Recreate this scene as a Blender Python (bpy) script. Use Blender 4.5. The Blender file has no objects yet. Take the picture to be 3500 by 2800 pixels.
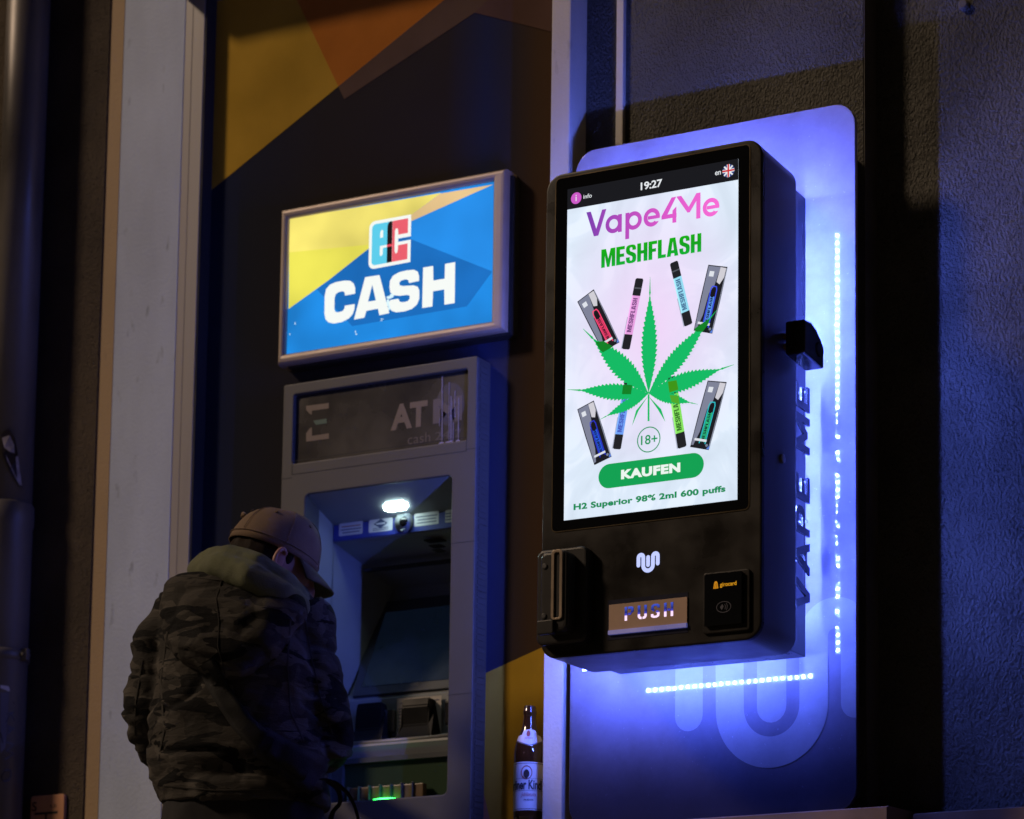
import bpy, bmesh, math, random
import numpy as np
from mathutils import Vector, Matrix, noise
from mathutils.geometry import delaunay_2d_cdt
random.seed(7)
scene = bpy.context.scene
COL = scene.collection
PI = math.pi
ZO = 1.60                      # height of the vending screen's lower edge above the pavement

# ------------------------------------------------------------------ camera
W0, H0, DW = 3500.0, 2800.0, 2156.0
CAM = np.array([2.2493, -4.309, -1.2704 + ZO])
YAW, PITCH, ROLL, FPX, SHX, SHY = .3683, .1083, -.0085, 7854.3, 1610.4, 1647.9
_cy, _sy, _cp, _sp = math.cos(YAW), math.sin(YAW), math.cos(PITCH), math.sin(PITCH)
FW = np.array([-_sy*_cp, _cy*_cp, _sp]); _r = np.array([_cy, _sy, 0.]); _u = np.cross(_r, FW)
RT = _r*math.cos(ROLL) + _u*math.sin(ROLL); UP = _u*math.cos(ROLL) - _r*math.sin(ROLL)
cd = bpy.data.cameras.new('camera'); cam = bpy.data.objects.new('camera', cd); COL.objects.link(cam)
cam.matrix_world = Matrix(((RT[0], UP[0], -FW[0], CAM[0]), (RT[1], UP[1], -FW[1], CAM[1]),
                           (RT[2], UP[2], -FW[2], CAM[2]), (0, 0, 0, 1)))
cd.sensor_width = 36.0; cd.sensor_fit = 'HORIZONTAL'; cd.lens = FPX/W0*36.0
cd.shift_x = -SHX/W0; cd.shift_y = SHY/W0
cd.clip_start = .05; cd.clip_end = 500
cd.dof.use_dof = True; cd.dof.focus_distance = 4.75; cd.dof.aperture_fstop = 3.2
scene.camera = cam

def ray(x, y):                 # x, y: pixels of the photograph at 2156 px width
    u, v = x*W0/DW, y*W0/DW
    return FW + RT*(u - W0/2 - SHX)/FPX - UP*(v - H0/2 - SHY)/FPX
def at(x, y, Y):               # the point of the plane Y = const seen at that pixel
    d = ray(x, y); return CAM + d*((Y - CAM[1])/d[1])
def atx(x, y, X):
    d = ray(x, y); return CAM + d*((X - CAM[0])/d[0])

# ------------------------------------------------------------------ sky, street light, exposure
world = bpy.data.worlds.new('World'); scene.world = world; world.use_nodes = True
wn = world.node_tree.nodes; wl = world.node_tree.links
bg = wn['Background']; sky = wn.new('ShaderNodeTexSky'); sky.sky_type = 'NISHITA'; sky.sun_disc = False
SUN_DIR = Vector((1.15, 1.0, -1.1)).normalized()       # direction the light travels
sky.sun_elevation = math.radians(-2.0); sky.sun_rotation = math.atan2(-SUN_DIR.x, -SUN_DIR.y)
wl.new(sky.outputs[0], bg.inputs[0]); bg.inputs[1].default_value = .025
sl = bpy.data.lights.new('street_light', 'SUN'); sl.energy = 1.35; sl.color = (1.0, .74, .52); sl.angle = math.radians(8)
so = bpy.data.objects.new('street_light', sl); COL.objects.link(so)
so.location = (-3, -6, 6); so.rotation_euler = SUN_DIR.to_track_quat('-Z', 'Y').to_euler()
scene.view_settings.view_transform = 'Standard'; scene.view_settings.look = 'None'
scene.view_settings.exposure = 0; scene.view_settings.gamma = 1
scene.render.engine = 'CYCLES'
scene.cycles.use_denoising = True
scene.cycles.sample_clamp_indirect = 4.0
scene.cycles.max_bounces = 6; scene.cycles.diffuse_bounces = 3; scene.cycles.glossy_bounces = 3

# ------------------------------------------------------------------ material helpers
def hexlin(r, g, b):
    f = lambda c: (c/255/12.92) if c/255 <= .04045 else ((c/255 + .055)/1.055)**2.4
    return (f(r), f(g), f(b))
_mats = {}
def mat(name, col, rough=.5, metal=0., spec=.5, var=.15, scale=12., bump=0., bscale=300., emit=None, es=1., coat=0., stretch=None, trans=0., ior=1.5):
    if name in _mats: return _mats[name]
    m = bpy.data.materials.new(name); m.use_nodes = True
    N = m.node_tree.nodes; L = m.node_tree.links; p = N['Principled BSDF']
    tc = N.new('ShaderNodeTexCoord'); src = tc.outputs['Object']
    if stretch:
        mp = N.new('ShaderNodeMapping'); mp.inputs['Scale'].default_value = stretch; L.new(src, mp.inputs[0]); src = mp.outputs[0]
    nz = N.new('ShaderNodeTexNoise'); nz.inputs['Scale'].default_value = scale; nz.inputs['Detail'].default_value = 6
    L.new(src, nz.inputs['Vector'])
    cr = N.new('ShaderNodeMapRange'); cr.inputs[1].default_value = .3; cr.inputs[2].default_value = .7
    cr.inputs[3].default_value = 1 - var; cr.inputs[4].default_value = 1 + var
    L.new(nz.outputs[0], cr.inputs[0])
    mx = N.new('ShaderNodeVectorMath'); mx.operation = 'SCALE'; mx.inputs[0].default_value = col
    L.new(cr.outputs[0], mx.inputs['Scale'])
    L.new(mx.outputs[0], p.inputs['Base Color'])
    rr = N.new('ShaderNodeMapRange'); rr.inputs[1].default_value = .3; rr.inputs[2].default_value = .7
    rr.inputs[3].default_value = max(.0, rough*(1 - var)); rr.inputs[4].default_value = min(1, rough*(1 + var))
    L.new(nz.outputs[0], rr.inputs[0]); L.new(rr.outputs[0], p.inputs['Roughness'])
    p.inputs['Metallic'].default_value = metal; p.inputs['Specular IOR Level'].default_value = spec
    p.inputs['Coat Weight'].default_value = coat; p.inputs['Coat Roughness'].default_value = .05
    p.inputs['Transmission Weight'].default_value = trans; p.inputs['IOR'].default_value = ior
    if bump:
        n2 = N.new('ShaderNodeTexNoise'); n2.inputs['Scale'].default_value = bscale; n2.inputs['Detail'].default_value = 3
        L.new(src, n2.inputs['Vector'])
        b = N.new('ShaderNodeBump'); b.inputs['Strength'].default_value = bump; b.inputs['Distance'].default_value = .002
        L.new(n2.outputs[0], b.inputs['Height']); L.new(b.outputs[0], p.inputs['Normal'])
    if emit:
        p.inputs['Emission Color'].default_value = (*emit, 1); p.inputs['Emission Strength'].default_value = es
    _mats[name] = m; return m

def lit(rgb, k=1.0, uneven=0.):
    """a backlit or screen colour given as it shows in the photograph (sRGB 0-255)"""
    key = 'lit_%d_%d_%d_%d_%d' % (*rgb, int(k*100), int(uneven*100))
    if key in _mats: return _mats[key]
    m = bpy.data.materials.new(key); m.use_nodes = True
    N = m.node_tree.nodes; L = m.node_tree.links; p = N['Principled BSDF']
    p.inputs['Base Color'].default_value = (.02, .02, .02, 1); p.inputs['Roughness'].default_value = .08; p.inputs['Specular IOR Level'].default_value = .2
    p.inputs['Emission Color'].default_value = (*hexlin(*rgb), 1); p.inputs['Emission Strength'].default_value = k
    if uneven:
        tc = N.new('ShaderNodeTexCoord'); nz = N.new('ShaderNodeTexNoise'); nz.inputs['Scale'].default_value = 7
        nz.inputs['Detail'].default_value = 1.5
        L.new(tc.outputs['Object'], nz.inputs['Vector'])
        mr = N.new('ShaderNodeMapRange'); mr.inputs[1].default_value = .3; mr.inputs[2].default_value = .7
        mr.inputs[3].default_value = k*(1 - uneven); mr.inputs[4].default_value = k*(1 + uneven)
        L.new(nz.outputs[0], mr.inputs[0]); L.new(mr.outputs[0], p.inputs['Emission Strength'])
    _mats[key] = m; return m

def lit_ramp(name, axis, stops, k=1.):
    """backlit print with a colour run along Generated axis 0/1/2"""
    m = bpy.data.materials.new(name); m.use_nodes = True
    N = m.node_tree.nodes; L = m.node_tree.links; p = N['Principled BSDF']
    tc = N.new('ShaderNodeTexCoord'); sp = N.new('ShaderNodeSeparateXYZ'); L.new(tc.outputs['Generated'], sp.inputs[0])
    cr = N.new('ShaderNodeValToRGB'); e = cr.color_ramp.elements
    while len(e) < len(stops): e.new(.5)
    for i, (q, c) in enumerate(stops): e[i].position = q; e[i].color = (*hexlin(*c), 1)
    L.new(sp.outputs[axis], cr.inputs[0]); L.new(cr.outputs[0], p.inputs['Emission Color'])
    p.inputs['Emission Strength'].default_value = k
    p.inputs['Base Color'].default_value = (.02, .02, .02, 1); p.inputs['Roughness'].default_value = .08; p.inputs['Specular IOR Level'].default_value = .2
    return m

def stucco(name, col, depth=.006, scale=55., strength=1., smear=(1, 1, .55)):
    m = bpy.data.materials.new(name); m.use_nodes = True
    N = m.node_tree.nodes; L = m.node_tree.links; p = N['Principled BSDF']
    tc = N.new('ShaderNodeTexCoord'); mp = N.new('ShaderNodeMapping'); mp.inputs['Scale'].default_value = smear
    mp.inputs['Rotation'].default_value = (0, .6, 0)
    L.new(tc.outputs['Object'], mp.inputs[0])
    wv = N.new('ShaderNodeTexNoise'); wv.inputs['Scale'].default_value = scale*.5; wv.inputs['Detail'].default_value = 2
    L.new(mp.outputs[0], wv.inputs['Vector'])
    ad = N.new('ShaderNodeVectorMath'); ad.operation = 'MULTIPLY_ADD'; ad.inputs[1].default_value = (.012, .012, .012)
    L.new(wv.outputs['Color'], ad.inputs[0]); L.new(mp.outputs[0], ad.inputs[2])
    n1 = N.new('ShaderNodeTexNoise'); n1.inputs['Scale'].default_value = scale; n1.inputs['Detail'].default_value = 5
    n1.inputs['Roughness'].default_value = .6; n1.inputs['Distortion'].default_value = .15
    L.new(ad.outputs[0], n1.inputs['Vector'])
    rp = N.new('ShaderNodeMapRange'); rp.inputs[1].default_value = .29; rp.inputs[2].default_value = .43; rp.interpolation_type = 'SMOOTHSTEP'
    L.new(n1.outputs[0], rp.inputs[0])
    big = N.new('ShaderNodeTexNoise'); big.inputs['Scale'].default_value = scale*.22; big.inputs['Detail'].default_value = 3; L.new(mp.outputs[0], big.inputs['Vector'])
    fine = N.new('ShaderNodeTexNoise'); fine.inputs['Scale'].default_value = scale*1.7; fine.inputs['Detail'].default_value = 4; L.new(mp.outputs[0], fine.inputs['Vector'])
    s1 = N.new('ShaderNodeMath'); s1.operation = 'MULTIPLY_ADD'; s1.inputs[1].default_value = .6; L.new(big.outputs[0], s1.inputs[0]); L.new(rp.outputs[0], s1.inputs[2])
    s2 = N.new('ShaderNodeMath'); s2.operation = 'MULTIPLY_ADD'; s2.inputs[1].default_value = 1.7; L.new(fine.outputs[0], s2.inputs[0]); L.new(s1.outputs[0], s2.inputs[2])
    b = N.new('ShaderNodeBump'); b.inputs['Strength'].default_value = strength; b.inputs['Distance'].default_value = depth
    L.new(s2.outputs[0], b.inputs['Height']); L.new(b.outputs[0], p.inputs['Normal'])
    n3 = N.new('ShaderNodeTexNoise'); n3.inputs['Scale'].default_value = 3.5; n3.inputs['Detail'].default_value = 6
    L.new(tc.outputs['Object'], n3.inputs['Vector'])
    mr = N.new('ShaderNodeMapRange'); mr.inputs[1].default_value = .3; mr.inputs[2].default_value = .7; mr.inputs[3].default_value = .6; mr.inputs[4].default_value = 1.25
    L.new(n3.outputs[0], mr.inputs[0])
    sc = N.new('ShaderNodeVectorMath'); sc.operation = 'SCALE'; sc.inputs[0].default_value = col
    L.new(mr.outputs[0], sc.inputs['Scale']); L.new(sc.outputs[0], p.inputs['Base Color'])
    p.inputs['Roughness'].default_value = .85; p.inputs['Specular IOR Level'].default_value = .25
    return m

def plaster(name, col, scuff=.35):
    """smooth painted render with smudges, scuffs and chipped spots"""
    m = bpy.data.materials.new(name); m.use_nodes = True
    N = m.node_tree.nodes; L = m.node_tree.links; p = N['Principled BSDF']
    tc = N.new('ShaderNodeTexCoord'); mp = N.new('ShaderNodeMapping'); mp.inputs['Scale'].default_value = (1, 1, .35); L.new(tc.outputs['Object'], mp.inputs[0])
    a = N.new('ShaderNodeTexNoise'); a.inputs['Scale'].default_value = 6; a.inputs['Detail'].default_value = 8; L.new(mp.outputs[0], a.inputs['Vector'])
    c = N.new('ShaderNodeTexNoise'); c.inputs['Scale'].default_value = 38; c.inputs['Detail'].default_value = 5; L.new(mp.outputs[0], c.inputs['Vector'])
    r1 = N.new('ShaderNodeMapRange'); r1.inputs[1].default_value = .3; r1.inputs[2].default_value = .7; r1.inputs[3].default_value = 1 - scuff*.6; r1.inputs[4].default_value = 1.05
    L.new(a.outputs[0], r1.inputs[0])
    r2 = N.new('ShaderNodeMapRange'); r2.inputs[1].default_value = .64; r2.inputs[2].default_value = .74; r2.inputs[3].default_value = 1; r2.inputs[4].default_value = 1 - scuff
    L.new(c.outputs[0], r2.inputs[0])
    mu = N.new('ShaderNodeMath'); mu.operation = 'MULTIPLY'; L.new(r1.outputs[0], mu.inputs[0]); L.new(r2.outputs[0], mu.inputs[1])
    sc = N.new('ShaderNodeVectorMath'); sc.operation = 'SCALE'; sc.inputs[0].default_value = col
    L.new(mu.outputs[0], sc.inputs['Scale']); L.new(sc.outputs[0], p.inputs['Base Color'])
    g = N.new('ShaderNodeTexNoise'); g.inputs['Scale'].default_value = 120; g.inputs['Detail'].default_value = 4; L.new(tc.outputs['Object'], g.inputs['Vector'])
    b = N.new('ShaderNodeBump'); b.inputs['Strength'].default_value = .35; b.inputs['Distance'].default_value = .003
    L.new(g.outputs[0], b.inputs['Height']); L.new(b.outputs[0], p.inputs['Normal'])
    p.inputs['Roughness'].default_value = .7
    return m

# ------------------------------------------------------------------ object helpers
def link(name, me, m, parent=None, smooth=False):
    o = bpy.data.objects.new(name, me); COL.objects.link(o)
    if m is not None and not me.materials: me.materials.append(m)
    if parent is not None:
        o.parent = parent
        o.matrix_parent_inverse = Matrix.Identity(4)
        w = parent_world(parent); o.location = -w
    if smooth: me.shade_smooth()
    return o
def parent_world(o):
    v = Vector(o.location)
    while o.parent is not None:
        o = o.parent; v = v + Vector(o.location)
    return v
def thing(name, label, cat, loc, group=None):
    o = bpy.data.objects.new(name, None); COL.objects.link(o); o.location = Vector(loc)
    o.empty_display_size = .05
    o['label'] = label; o['category'] = cat
    if group: o['group'] = group
    return o
def tag(o, label, cat=None, kind=None):
    o['label'] = label
    if cat: o['category'] = cat
    if kind: o['kind'] = kind
    return o
def from_bm(name, bm, m, parent=None, smooth=False):
    bmesh.ops.recalc_face_normals(bm, faces=bm.faces)
    me = bpy.data.meshes.new(name); bm.to_mesh(me); bm.free()
    return link(name, me, m, parent, smooth)
def box(name, lo, hi, m, parent=None, bevel=0., seg=2, rot=None):
    bm = bmesh.new(); bmesh.ops.create_cube(bm, size=1)
    lo, hi = Vector(lo), Vector(hi); c = (lo + hi)/2; s = hi - lo
    for v in bm.verts: v.co = Vector((v.co.x*s.x, v.co.y*s.y, v.co.z*s.z))
    if bevel: bmesh.ops.bevel(bm, geom=list(bm.edges), offset=bevel, segments=seg, profile=.6, affect='EDGES')
    if rot is not None:
        for v in bm.verts: v.co = rot @ v.co
    for v in bm.verts: v.co += c
    return from_bm(name, bm, m, parent, smooth=False)
def rrect(x0, x1, z0, z1, r, n=8):
    r = min(r, (x1 - x0)/2, (z1 - z0)/2); pts = []
    for cx, cz, a0 in ((x1 - r, z1 - r, 0), (x0 + r, z1 - r, 90), (x0 + r, z0 + r, 180), (x1 - r, z0 + r, 270)):
        for i in range(n + 1):
            a = math.radians(a0 + 90*i/n); pts.append((cx + r*math.cos(a), cz + r*math.sin(a)))
    return pts
def circle(cx, cz, r, n=24, rz=None):
    rz = rz or r
    return [(cx + r*math.cos(2*PI*i/n), cz + rz*math.sin(2*PI*i/n)) for i in range(n)]
def stroke(pts, w, cap=True, n=10):
    """list of polygons covering a thick polyline (union taken later)"""
    out = []
    for (x0, y0), (x1, y1) in zip(pts[:-1], pts[1:]):
        d = math.hypot(x1 - x0, y1 - y0)
        if d < 1e-7: continue
        nx, ny = -(y1 - y0)/d*w/2, (x1 - x0)/d*w/2
        out.append([(x0 + nx, y0 + ny), (x0 - nx, y0 - ny), (x1 - nx, y1 - ny), (x1 + nx, y1 + ny)])
    rng = pts if cap else pts[1:-1]
    for (x, y) in rng: out.append(circle(x, y, w/2, n))
    return out
def arc(cx, cz, r, a0, a1, n=14, rz=None):
    rz = rz or r
    return [(cx + r*math.cos(math.radians(a0 + (a1 - a0)*i/n)), cz + rz*math.sin(math.radians(a0 + (a1 - a0)*i/n))) for i in range(n + 1)]
def ccw(poly):
    a = sum(p[0]*q[1] - q[0]*p[1] for p, q in zip(poly, list(poly[1:]) + [poly[0]]))
    return list(poly) if a > 0 else list(reversed(poly))
def tri2d(pos, neg=()):
    """triangulated union of polygons minus others -> verts, faces (2D)"""
    verts, faces = [], []
    for poly in list(pos) + list(neg):
        b = len(verts); poly = ccw(poly); verts += [Vector(p) for p in poly]; faces.append(list(range(b, b + len(poly))))
    r = delaunay_2d_cdt(verts, [], faces, 0, 1e-6)
    vo, fo, orig = r[0], r[2], r[5]; k = len(pos); keep = []
    for f, o in zip(fo, orig):
        if any(i < k for i in o) and not any(i >= k for i in o): keep.append(f)
    return [tuple(v) for v in vo], keep
def flat(name, pos, m, Y, parent=None, neg=(), depth=0., bevel=0., back=True):
    """flat XZ shape at Y facing the street (-Y); depth extrudes it towards the wall (+Y)"""
    v2, f2 = tri2d(pos, neg)
    bm = bmesh.new(); vs = [bm.verts.new((x, Y, z)) for x, z in v2]
    for f in f2:
        try: bm.faces.new([vs[i] for i in f])
        except ValueError: pass
    bm.normal_update()
    for f in bm.faces:
        if f.normal.y > 0: f.normal_flip()
    for v in [v for v in bm.verts if not v.link_faces]: bm.verts.remove(v)
    if depth:
        r = bmesh.ops.extrude_face_region(bm, geom=list(bm.faces))
        ev = [e for e in r['geom'] if isinstance(e, bmesh.types.BMVert)]
        for v in ev: v.co.y += depth
        bmesh.ops.recalc_face_normals(bm, faces=bm.faces)
        if bevel:
            ed = [e for e in bm.edges if all(abs(v.co.y - Y) < 1e-6 for v in e.verts) and any(abs(f.normal.y) < .5 for f in e.link_faces)]
            bmesh.ops.bevel(bm, geom=ed, offset=bevel, segments=3, profile=.6, affect='EDGES')
        bmesh.ops.triangulate(bm, faces=[f for f in bm.faces if len(f.verts) > 4])
    me = bpy.data.meshes.new(name); bm.to_mesh(me); bm.free()
    return link(name, me, m, parent)
def slab(name, outline, m, Y0, Y1, parent=None, bevel=0., holes=(), seg=3):
    """prism of an XZ outline between Y0 (front) and Y1"""
    if holes: return flat(name, [outline], m, Y0, parent, neg=holes, depth=Y1 - Y0, bevel=bevel)
    bm = bmesh.new(); a = [bm.verts.new((x, Y0, z)) for x, z in outline]; f = bm.faces.new(a)
    r = bmesh.ops.extrude_face_region(bm, geom=[f])
    for v in [e for e in r['geom'] if isinstance(e, bmesh.types.BMVert)]: v.co.y = Y1
    bmesh.ops.recalc_face_normals(bm, faces=bm.faces)
    if bevel:
        ed = [e for e in bm.edges if all(abs(v.co.y - Y0) < 1e-6 for v in e.verts)]
        bmesh.ops.bevel(bm, geom=ed, offset=bevel, segments=seg, profile=.6, affect='EDGES')
    o = from_bm(name, bm, m, parent); return o
def text2d(s, bold=0., shear=0., space=1.):
    """outline of a word as (verts2d, faces) from the built-in font"""
    cu = bpy.data.curves.new('t', 'FONT'); cu.body = s; cu.offset = bold; cu.shear = shear; cu.space_character = space; cu.resolution_u = 4
    ob = bpy.data.objects.new('t', cu); COL.objects.link(ob)
    dg = bpy.context.evaluated_depsgraph_get(); me = bpy.data.meshes.new_from_object(ob.evaluated_get(dg))
    v = np.array([(q.co.x, q.co.y) for q in me.vertices]); f = [tuple(p.vertices) for p in me.polygons]
    bpy.data.objects.remove(ob); bpy.data.curves.remove(cu); bpy.data.meshes.remove(me)
    return v, f
def put(name, v, f, fn, m, parent=None):
    me = bpy.data.meshes.new(name); me.from_pydata([fn(x, y) for x, y in v], [], f); me.update()
    return link(name, me, m, parent)
def word(name, s, m, Y, x0, x1, z0, z1, parent=None, bold=0., shear=0., space=1., ang=0.):
    """a word filling the box x0..x1, z0..z1 in the plane Y (box turned by ang about its centre)"""
    v, f = text2d(s, bold, shear, space); lo, hi = v.min(0), v.max(0)
    cx, cz = (x0 + x1)/2, (z0 + z1)/2; ca, sa = math.cos(ang), math.sin(ang)
    def fn(x, y):
        a = ((x - lo[0])/(hi[0] - lo[0]) - .5)*(x1 - x0); b = ((y - lo[1])/(hi[1] - lo[1]) - .5)*(z1 - z0)
        return (cx + a*ca - b*sa, Y, cz + a*sa + b*ca)
    return put(name, v, f, fn, m, parent)
def tube(bm, pts, rad, n=10, cap=True):
    rings = []
    P = [Vector(p) for p in pts]; up0 = None
    for i, p in enumerate(P):
        t = (P[min(i + 1, len(P) - 1)] - P[max(i - 1, 0)]).normalized()
        if up0 is None: up0 = Vector((0, 0, 1)) if abs(t.z) < .9 else Vector((1, 0, 0))
        a = t.cross(up0).normalized(); b = a.cross(t).normalized(); up0 = b
        r = rad[i] if isinstance(rad, (list, tuple)) else rad
        ra, rb = r if isinstance(r, (list, tuple)) else (r, r)
        rings.append([bm.verts.new(p + a*ra*math.cos(2*PI*k/n) + b*rb*math.sin(2*PI*k/n)) for k in range(n)])
    for A, B in zip(rings[:-1], rings[1:]):
        for k in range(n): bm.faces.new((A[k], A[(k + 1) % n], B[(k + 1) % n], B[k]))
    if cap:
        bm.faces.new(list(reversed(rings[0]))); bm.faces.new(rings[-1])
    return rings
def tube_obj(name, pts, rad, m, parent=None, n=10, smooth=True):
    bm = bmesh.new(); tube(bm, pts, rad, n); return from_bm(name, bm, m, parent, smooth)
def lathe(name, prof, m, centre, parent=None, n=32, smooth=True):
    bm = bmesh.new(); rings = []
    for r, z in prof: rings.append([bm.verts.new((centre[0] + r*math.cos(2*PI*k/n), centre[1] + r*math.sin(2*PI*k/n), centre[2] + z)) for k in range(n)])
    for A, B in zip(rings[:-1], rings[1:]):
        for k in range(n): bm.faces.new((A[k], A[(k + 1) % n], B[(k + 1) % n], B[k]))
    bm.faces.new(list(reversed(rings[0]))); bm.faces.new(rings[-1])
    return from_bm(name, bm, m, parent, smooth)
def quad_shape(name, pxs, Y, m, parent=None):
    """flat polygon whose corners are given by their pixels on the plane Y"""
    return flat(name, [[(at(x, y, Y)[0], at(x, y, Y)[2]) for x, y in pxs]], m, Y, parent)

# ------------------------------------------------------------------ planes of the place
Y_FILM, Y_ATM, Y_SIGN = .175, .12, .125
Y_PIL, Y_POST, Y_NICHE, Y_RIGHT = .135, -.01, .06, .125
Y_PANEL = -.04
Y_SCR = -.33
Z = lambda z: z + ZO

# ================================================================== GROUND
M_pave = mat('pavement_slabs', (.16, .155, .15), .8, var=.3, scale=5, bump=.4, bscale=90)
bm = bmesh.new()
for x, y in ((-60, -60), (60, -60), (60, 40), (-60, 40)): bm.verts.new((x, y, 0))
bm.faces.new(bm.verts); g = from_bm('pavement', bm, M_pave); tag(g, 'grey street pavement below the shop front', kind='structure')

# ================================================================== BUILDING FRONT
fac = thing('shop_front', 'dark stuccoed shop front with white pilasters and printed window foil', 'building', (-.6, .3, 0))
M_stl = stucco('dark_brown_stucco', (.085, .064, .044), .004, 150, .8, (1, 1, .8))
M_stn = stucco('grey_stucco', (.13, .125, .11), .008, 120, 1., (1, 1, .7))
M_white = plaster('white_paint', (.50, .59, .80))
M_ochre = plaster('ochre_paint', (.40, .27, .14), .2)
M_cream = plaster('cream_paint', (.66, .62, .55))
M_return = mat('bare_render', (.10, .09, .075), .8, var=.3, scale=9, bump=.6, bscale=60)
M_alu = mat('window_aluminium', (.30, .28, .28), .5, metal=.0, var=.12, scale=4, stretch=(6, 6, .4))
M_sill = mat('sill_metal', (.17, .11, .07), .45, metal=.0, var=.3, scale=6)
M_dark = mat('dark_gap', (.02, .02, .02), .8)

TOPZ = Z(2.6)
xs0 = at(233, 800, Y_PIL)[0]; xs1 = at(264, 0, Y_PIL)[0]; xs2 = at(391, 0, Y_PIL)[0]
xs0 = (at(233, 0, Y_PIL)[0] + at(190, 1400, Y_PIL)[0])/2
xf0 = at(442, 0, Y_FILM)[0]
xp0, xp1 = at(1160, 180, Y_POST)[0], at(1200, 180, Y_POST)[0]
xn1 = at(1822, 900, Y_NICHE)[0]
ztopfilm = at(442, 6, Y_FILM)[2]
zsill = Z(-.592)
def wallbox(name, x0, x1, y0, m, z0=0., z1=TOPZ, y1=.45, bevel=0.):
    return box(name, (x0, y0, z0), (x1, y1, z1), m, fac, bevel)
wallbox('stucco_wall', -4.5, xs0, Y_PIL - .004, M_stl)
wallbox('painted_edge', xs0, xs1, Y_PIL - .0008, M_ochre)
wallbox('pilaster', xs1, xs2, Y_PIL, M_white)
wallbox('post', xp0, xp1, Y_POST, M_cream, bevel=.003)
wallbox('stucco_wall', xp1, xn1 - .003, Y_NICHE, M_stn)
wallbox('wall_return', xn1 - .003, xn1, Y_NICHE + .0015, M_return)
wallbox('stucco_wall', xn1, 4.5, Y_RIGHT, M_stn)
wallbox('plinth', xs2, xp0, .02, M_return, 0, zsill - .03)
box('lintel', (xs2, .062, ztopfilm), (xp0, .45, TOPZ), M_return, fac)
# window frame profile of the printed window: grooved jamb on the left, head on top
xfr = at(432, 0, Y_PIL + .001)[0]
box('window_frame', (xs2 + .0003, Y_PIL + .0012, zsill - .02), (xs2 + (xfr - xs2)*.40, Y_FILM, ztopfilm), M_alu, fac, .0015)
box('window_frame', (xs2 + (xfr - xs2)*.40 + .0005, Y_PIL + .001, zsill - .02), (xfr, Y_FILM, ztopfilm), M_alu, fac, .0015)
box('window_gasket', (xfr + .0004, Y_PIL + .003, zsill - .02), (xfr + .005, Y_FILM, ztopfilm), M_dark, fac)
xf0 = xfr - .003
# ------------------------------------------------ printed foil behind the cash machine
def film_mat(name, col, rough=.09, spec=.25):
    return mat(name, col, rough, spec=spec, var=.16, scale=5, bump=.5, bscale=7)
F_navy = film_mat('foil_navy', (.018, .024, .055))
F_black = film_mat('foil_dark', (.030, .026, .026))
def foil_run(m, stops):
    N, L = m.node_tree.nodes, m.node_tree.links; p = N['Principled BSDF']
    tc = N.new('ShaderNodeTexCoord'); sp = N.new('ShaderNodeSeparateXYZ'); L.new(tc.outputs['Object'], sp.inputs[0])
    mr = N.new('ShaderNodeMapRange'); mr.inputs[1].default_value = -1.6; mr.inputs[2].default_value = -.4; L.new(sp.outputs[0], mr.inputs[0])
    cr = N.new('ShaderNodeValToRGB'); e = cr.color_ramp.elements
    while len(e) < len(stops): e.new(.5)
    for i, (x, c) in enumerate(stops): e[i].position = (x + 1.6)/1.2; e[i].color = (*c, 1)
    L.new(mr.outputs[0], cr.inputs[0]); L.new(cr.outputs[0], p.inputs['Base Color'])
foil_run(F_black, [(-1.56, (.014, .022, .060)), (-1.42, (.024, .026, .042)), (-1.2, (.030, .026, .026)), (-.85, (.032, .026, .026)), (-.74, (.022, .028, .075)), (-.68, (.030, .030, .050)), (-.60, (.062, .038, .026)), (-.48, (.085, .045, .022))])  # right-hand navy strip and brown end paint LED and warm light into the colour
F_yel = film_mat('foil_yellow', (.46, .28, .03))
F_yel2 = film_mat('foil_light_yellow', (.62, .50, .12))
F_org = film_mat('foil_orange', (.44, .15, .02))
F_brn = film_mat('foil_brown', (.11, .07, .048))
F_rust = film_mat('foil_rust', (.12, .062, .03))
F_mauve = film_mat('foil_mauve', (.10, .058, .05))
F_pink = film_mat('foil_salmon', (.40, .17, .10))
hole0, hole1, holez = at(625, 900, Y_ATM)[0], at(970, 900, Y_ATM)[0], at(800, 990, Y_ATM)[2]     # wall opening for the cash machine
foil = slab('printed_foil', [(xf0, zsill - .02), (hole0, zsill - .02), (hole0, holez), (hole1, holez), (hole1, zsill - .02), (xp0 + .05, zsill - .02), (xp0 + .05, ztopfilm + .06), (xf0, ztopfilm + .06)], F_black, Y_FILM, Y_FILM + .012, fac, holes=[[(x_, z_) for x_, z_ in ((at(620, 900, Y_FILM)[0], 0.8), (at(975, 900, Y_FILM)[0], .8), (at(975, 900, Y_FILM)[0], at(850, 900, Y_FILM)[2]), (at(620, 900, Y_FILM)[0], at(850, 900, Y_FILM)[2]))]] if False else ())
YF = Y_FILM - .001
def fpx(x, y): p = at(x, y, YF); return (p[0], p[2])
yl0 = fpx(420, 421); yl1 = fpx(935, 0); sl1 = (yl1[1] - yl0[1])/(yl1[0] - yl0[0])
def L1(x): return yl0[1] + sl1*(x - yl0[0])
ox0, oz0 = fpx(725, 209); ox1, oz1 = fpx(625, 0)
so_ = (oz1 - oz0)/(ox1 - ox0)
tz = ztopfilm + .05
xint = (yl0[1] - sl1*yl0[0] - oz0 + so_*ox0)/(so_ - sl1)     # crossing of the two edges
xtop = ox0 + (tz - oz0)/so_
flat('foil_piece', [[(xf0, L1(xf0)), (xint, L1(xint)), (xtop, tz), (xf0, tz)]], F_yel, YF, foil)
flat('foil_piece', [[(xint, L1(xint)), (xtop, tz), (yl0[0] + (tz - yl0[1])/sl1, tz)]], F_org, YF, foil)
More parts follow.
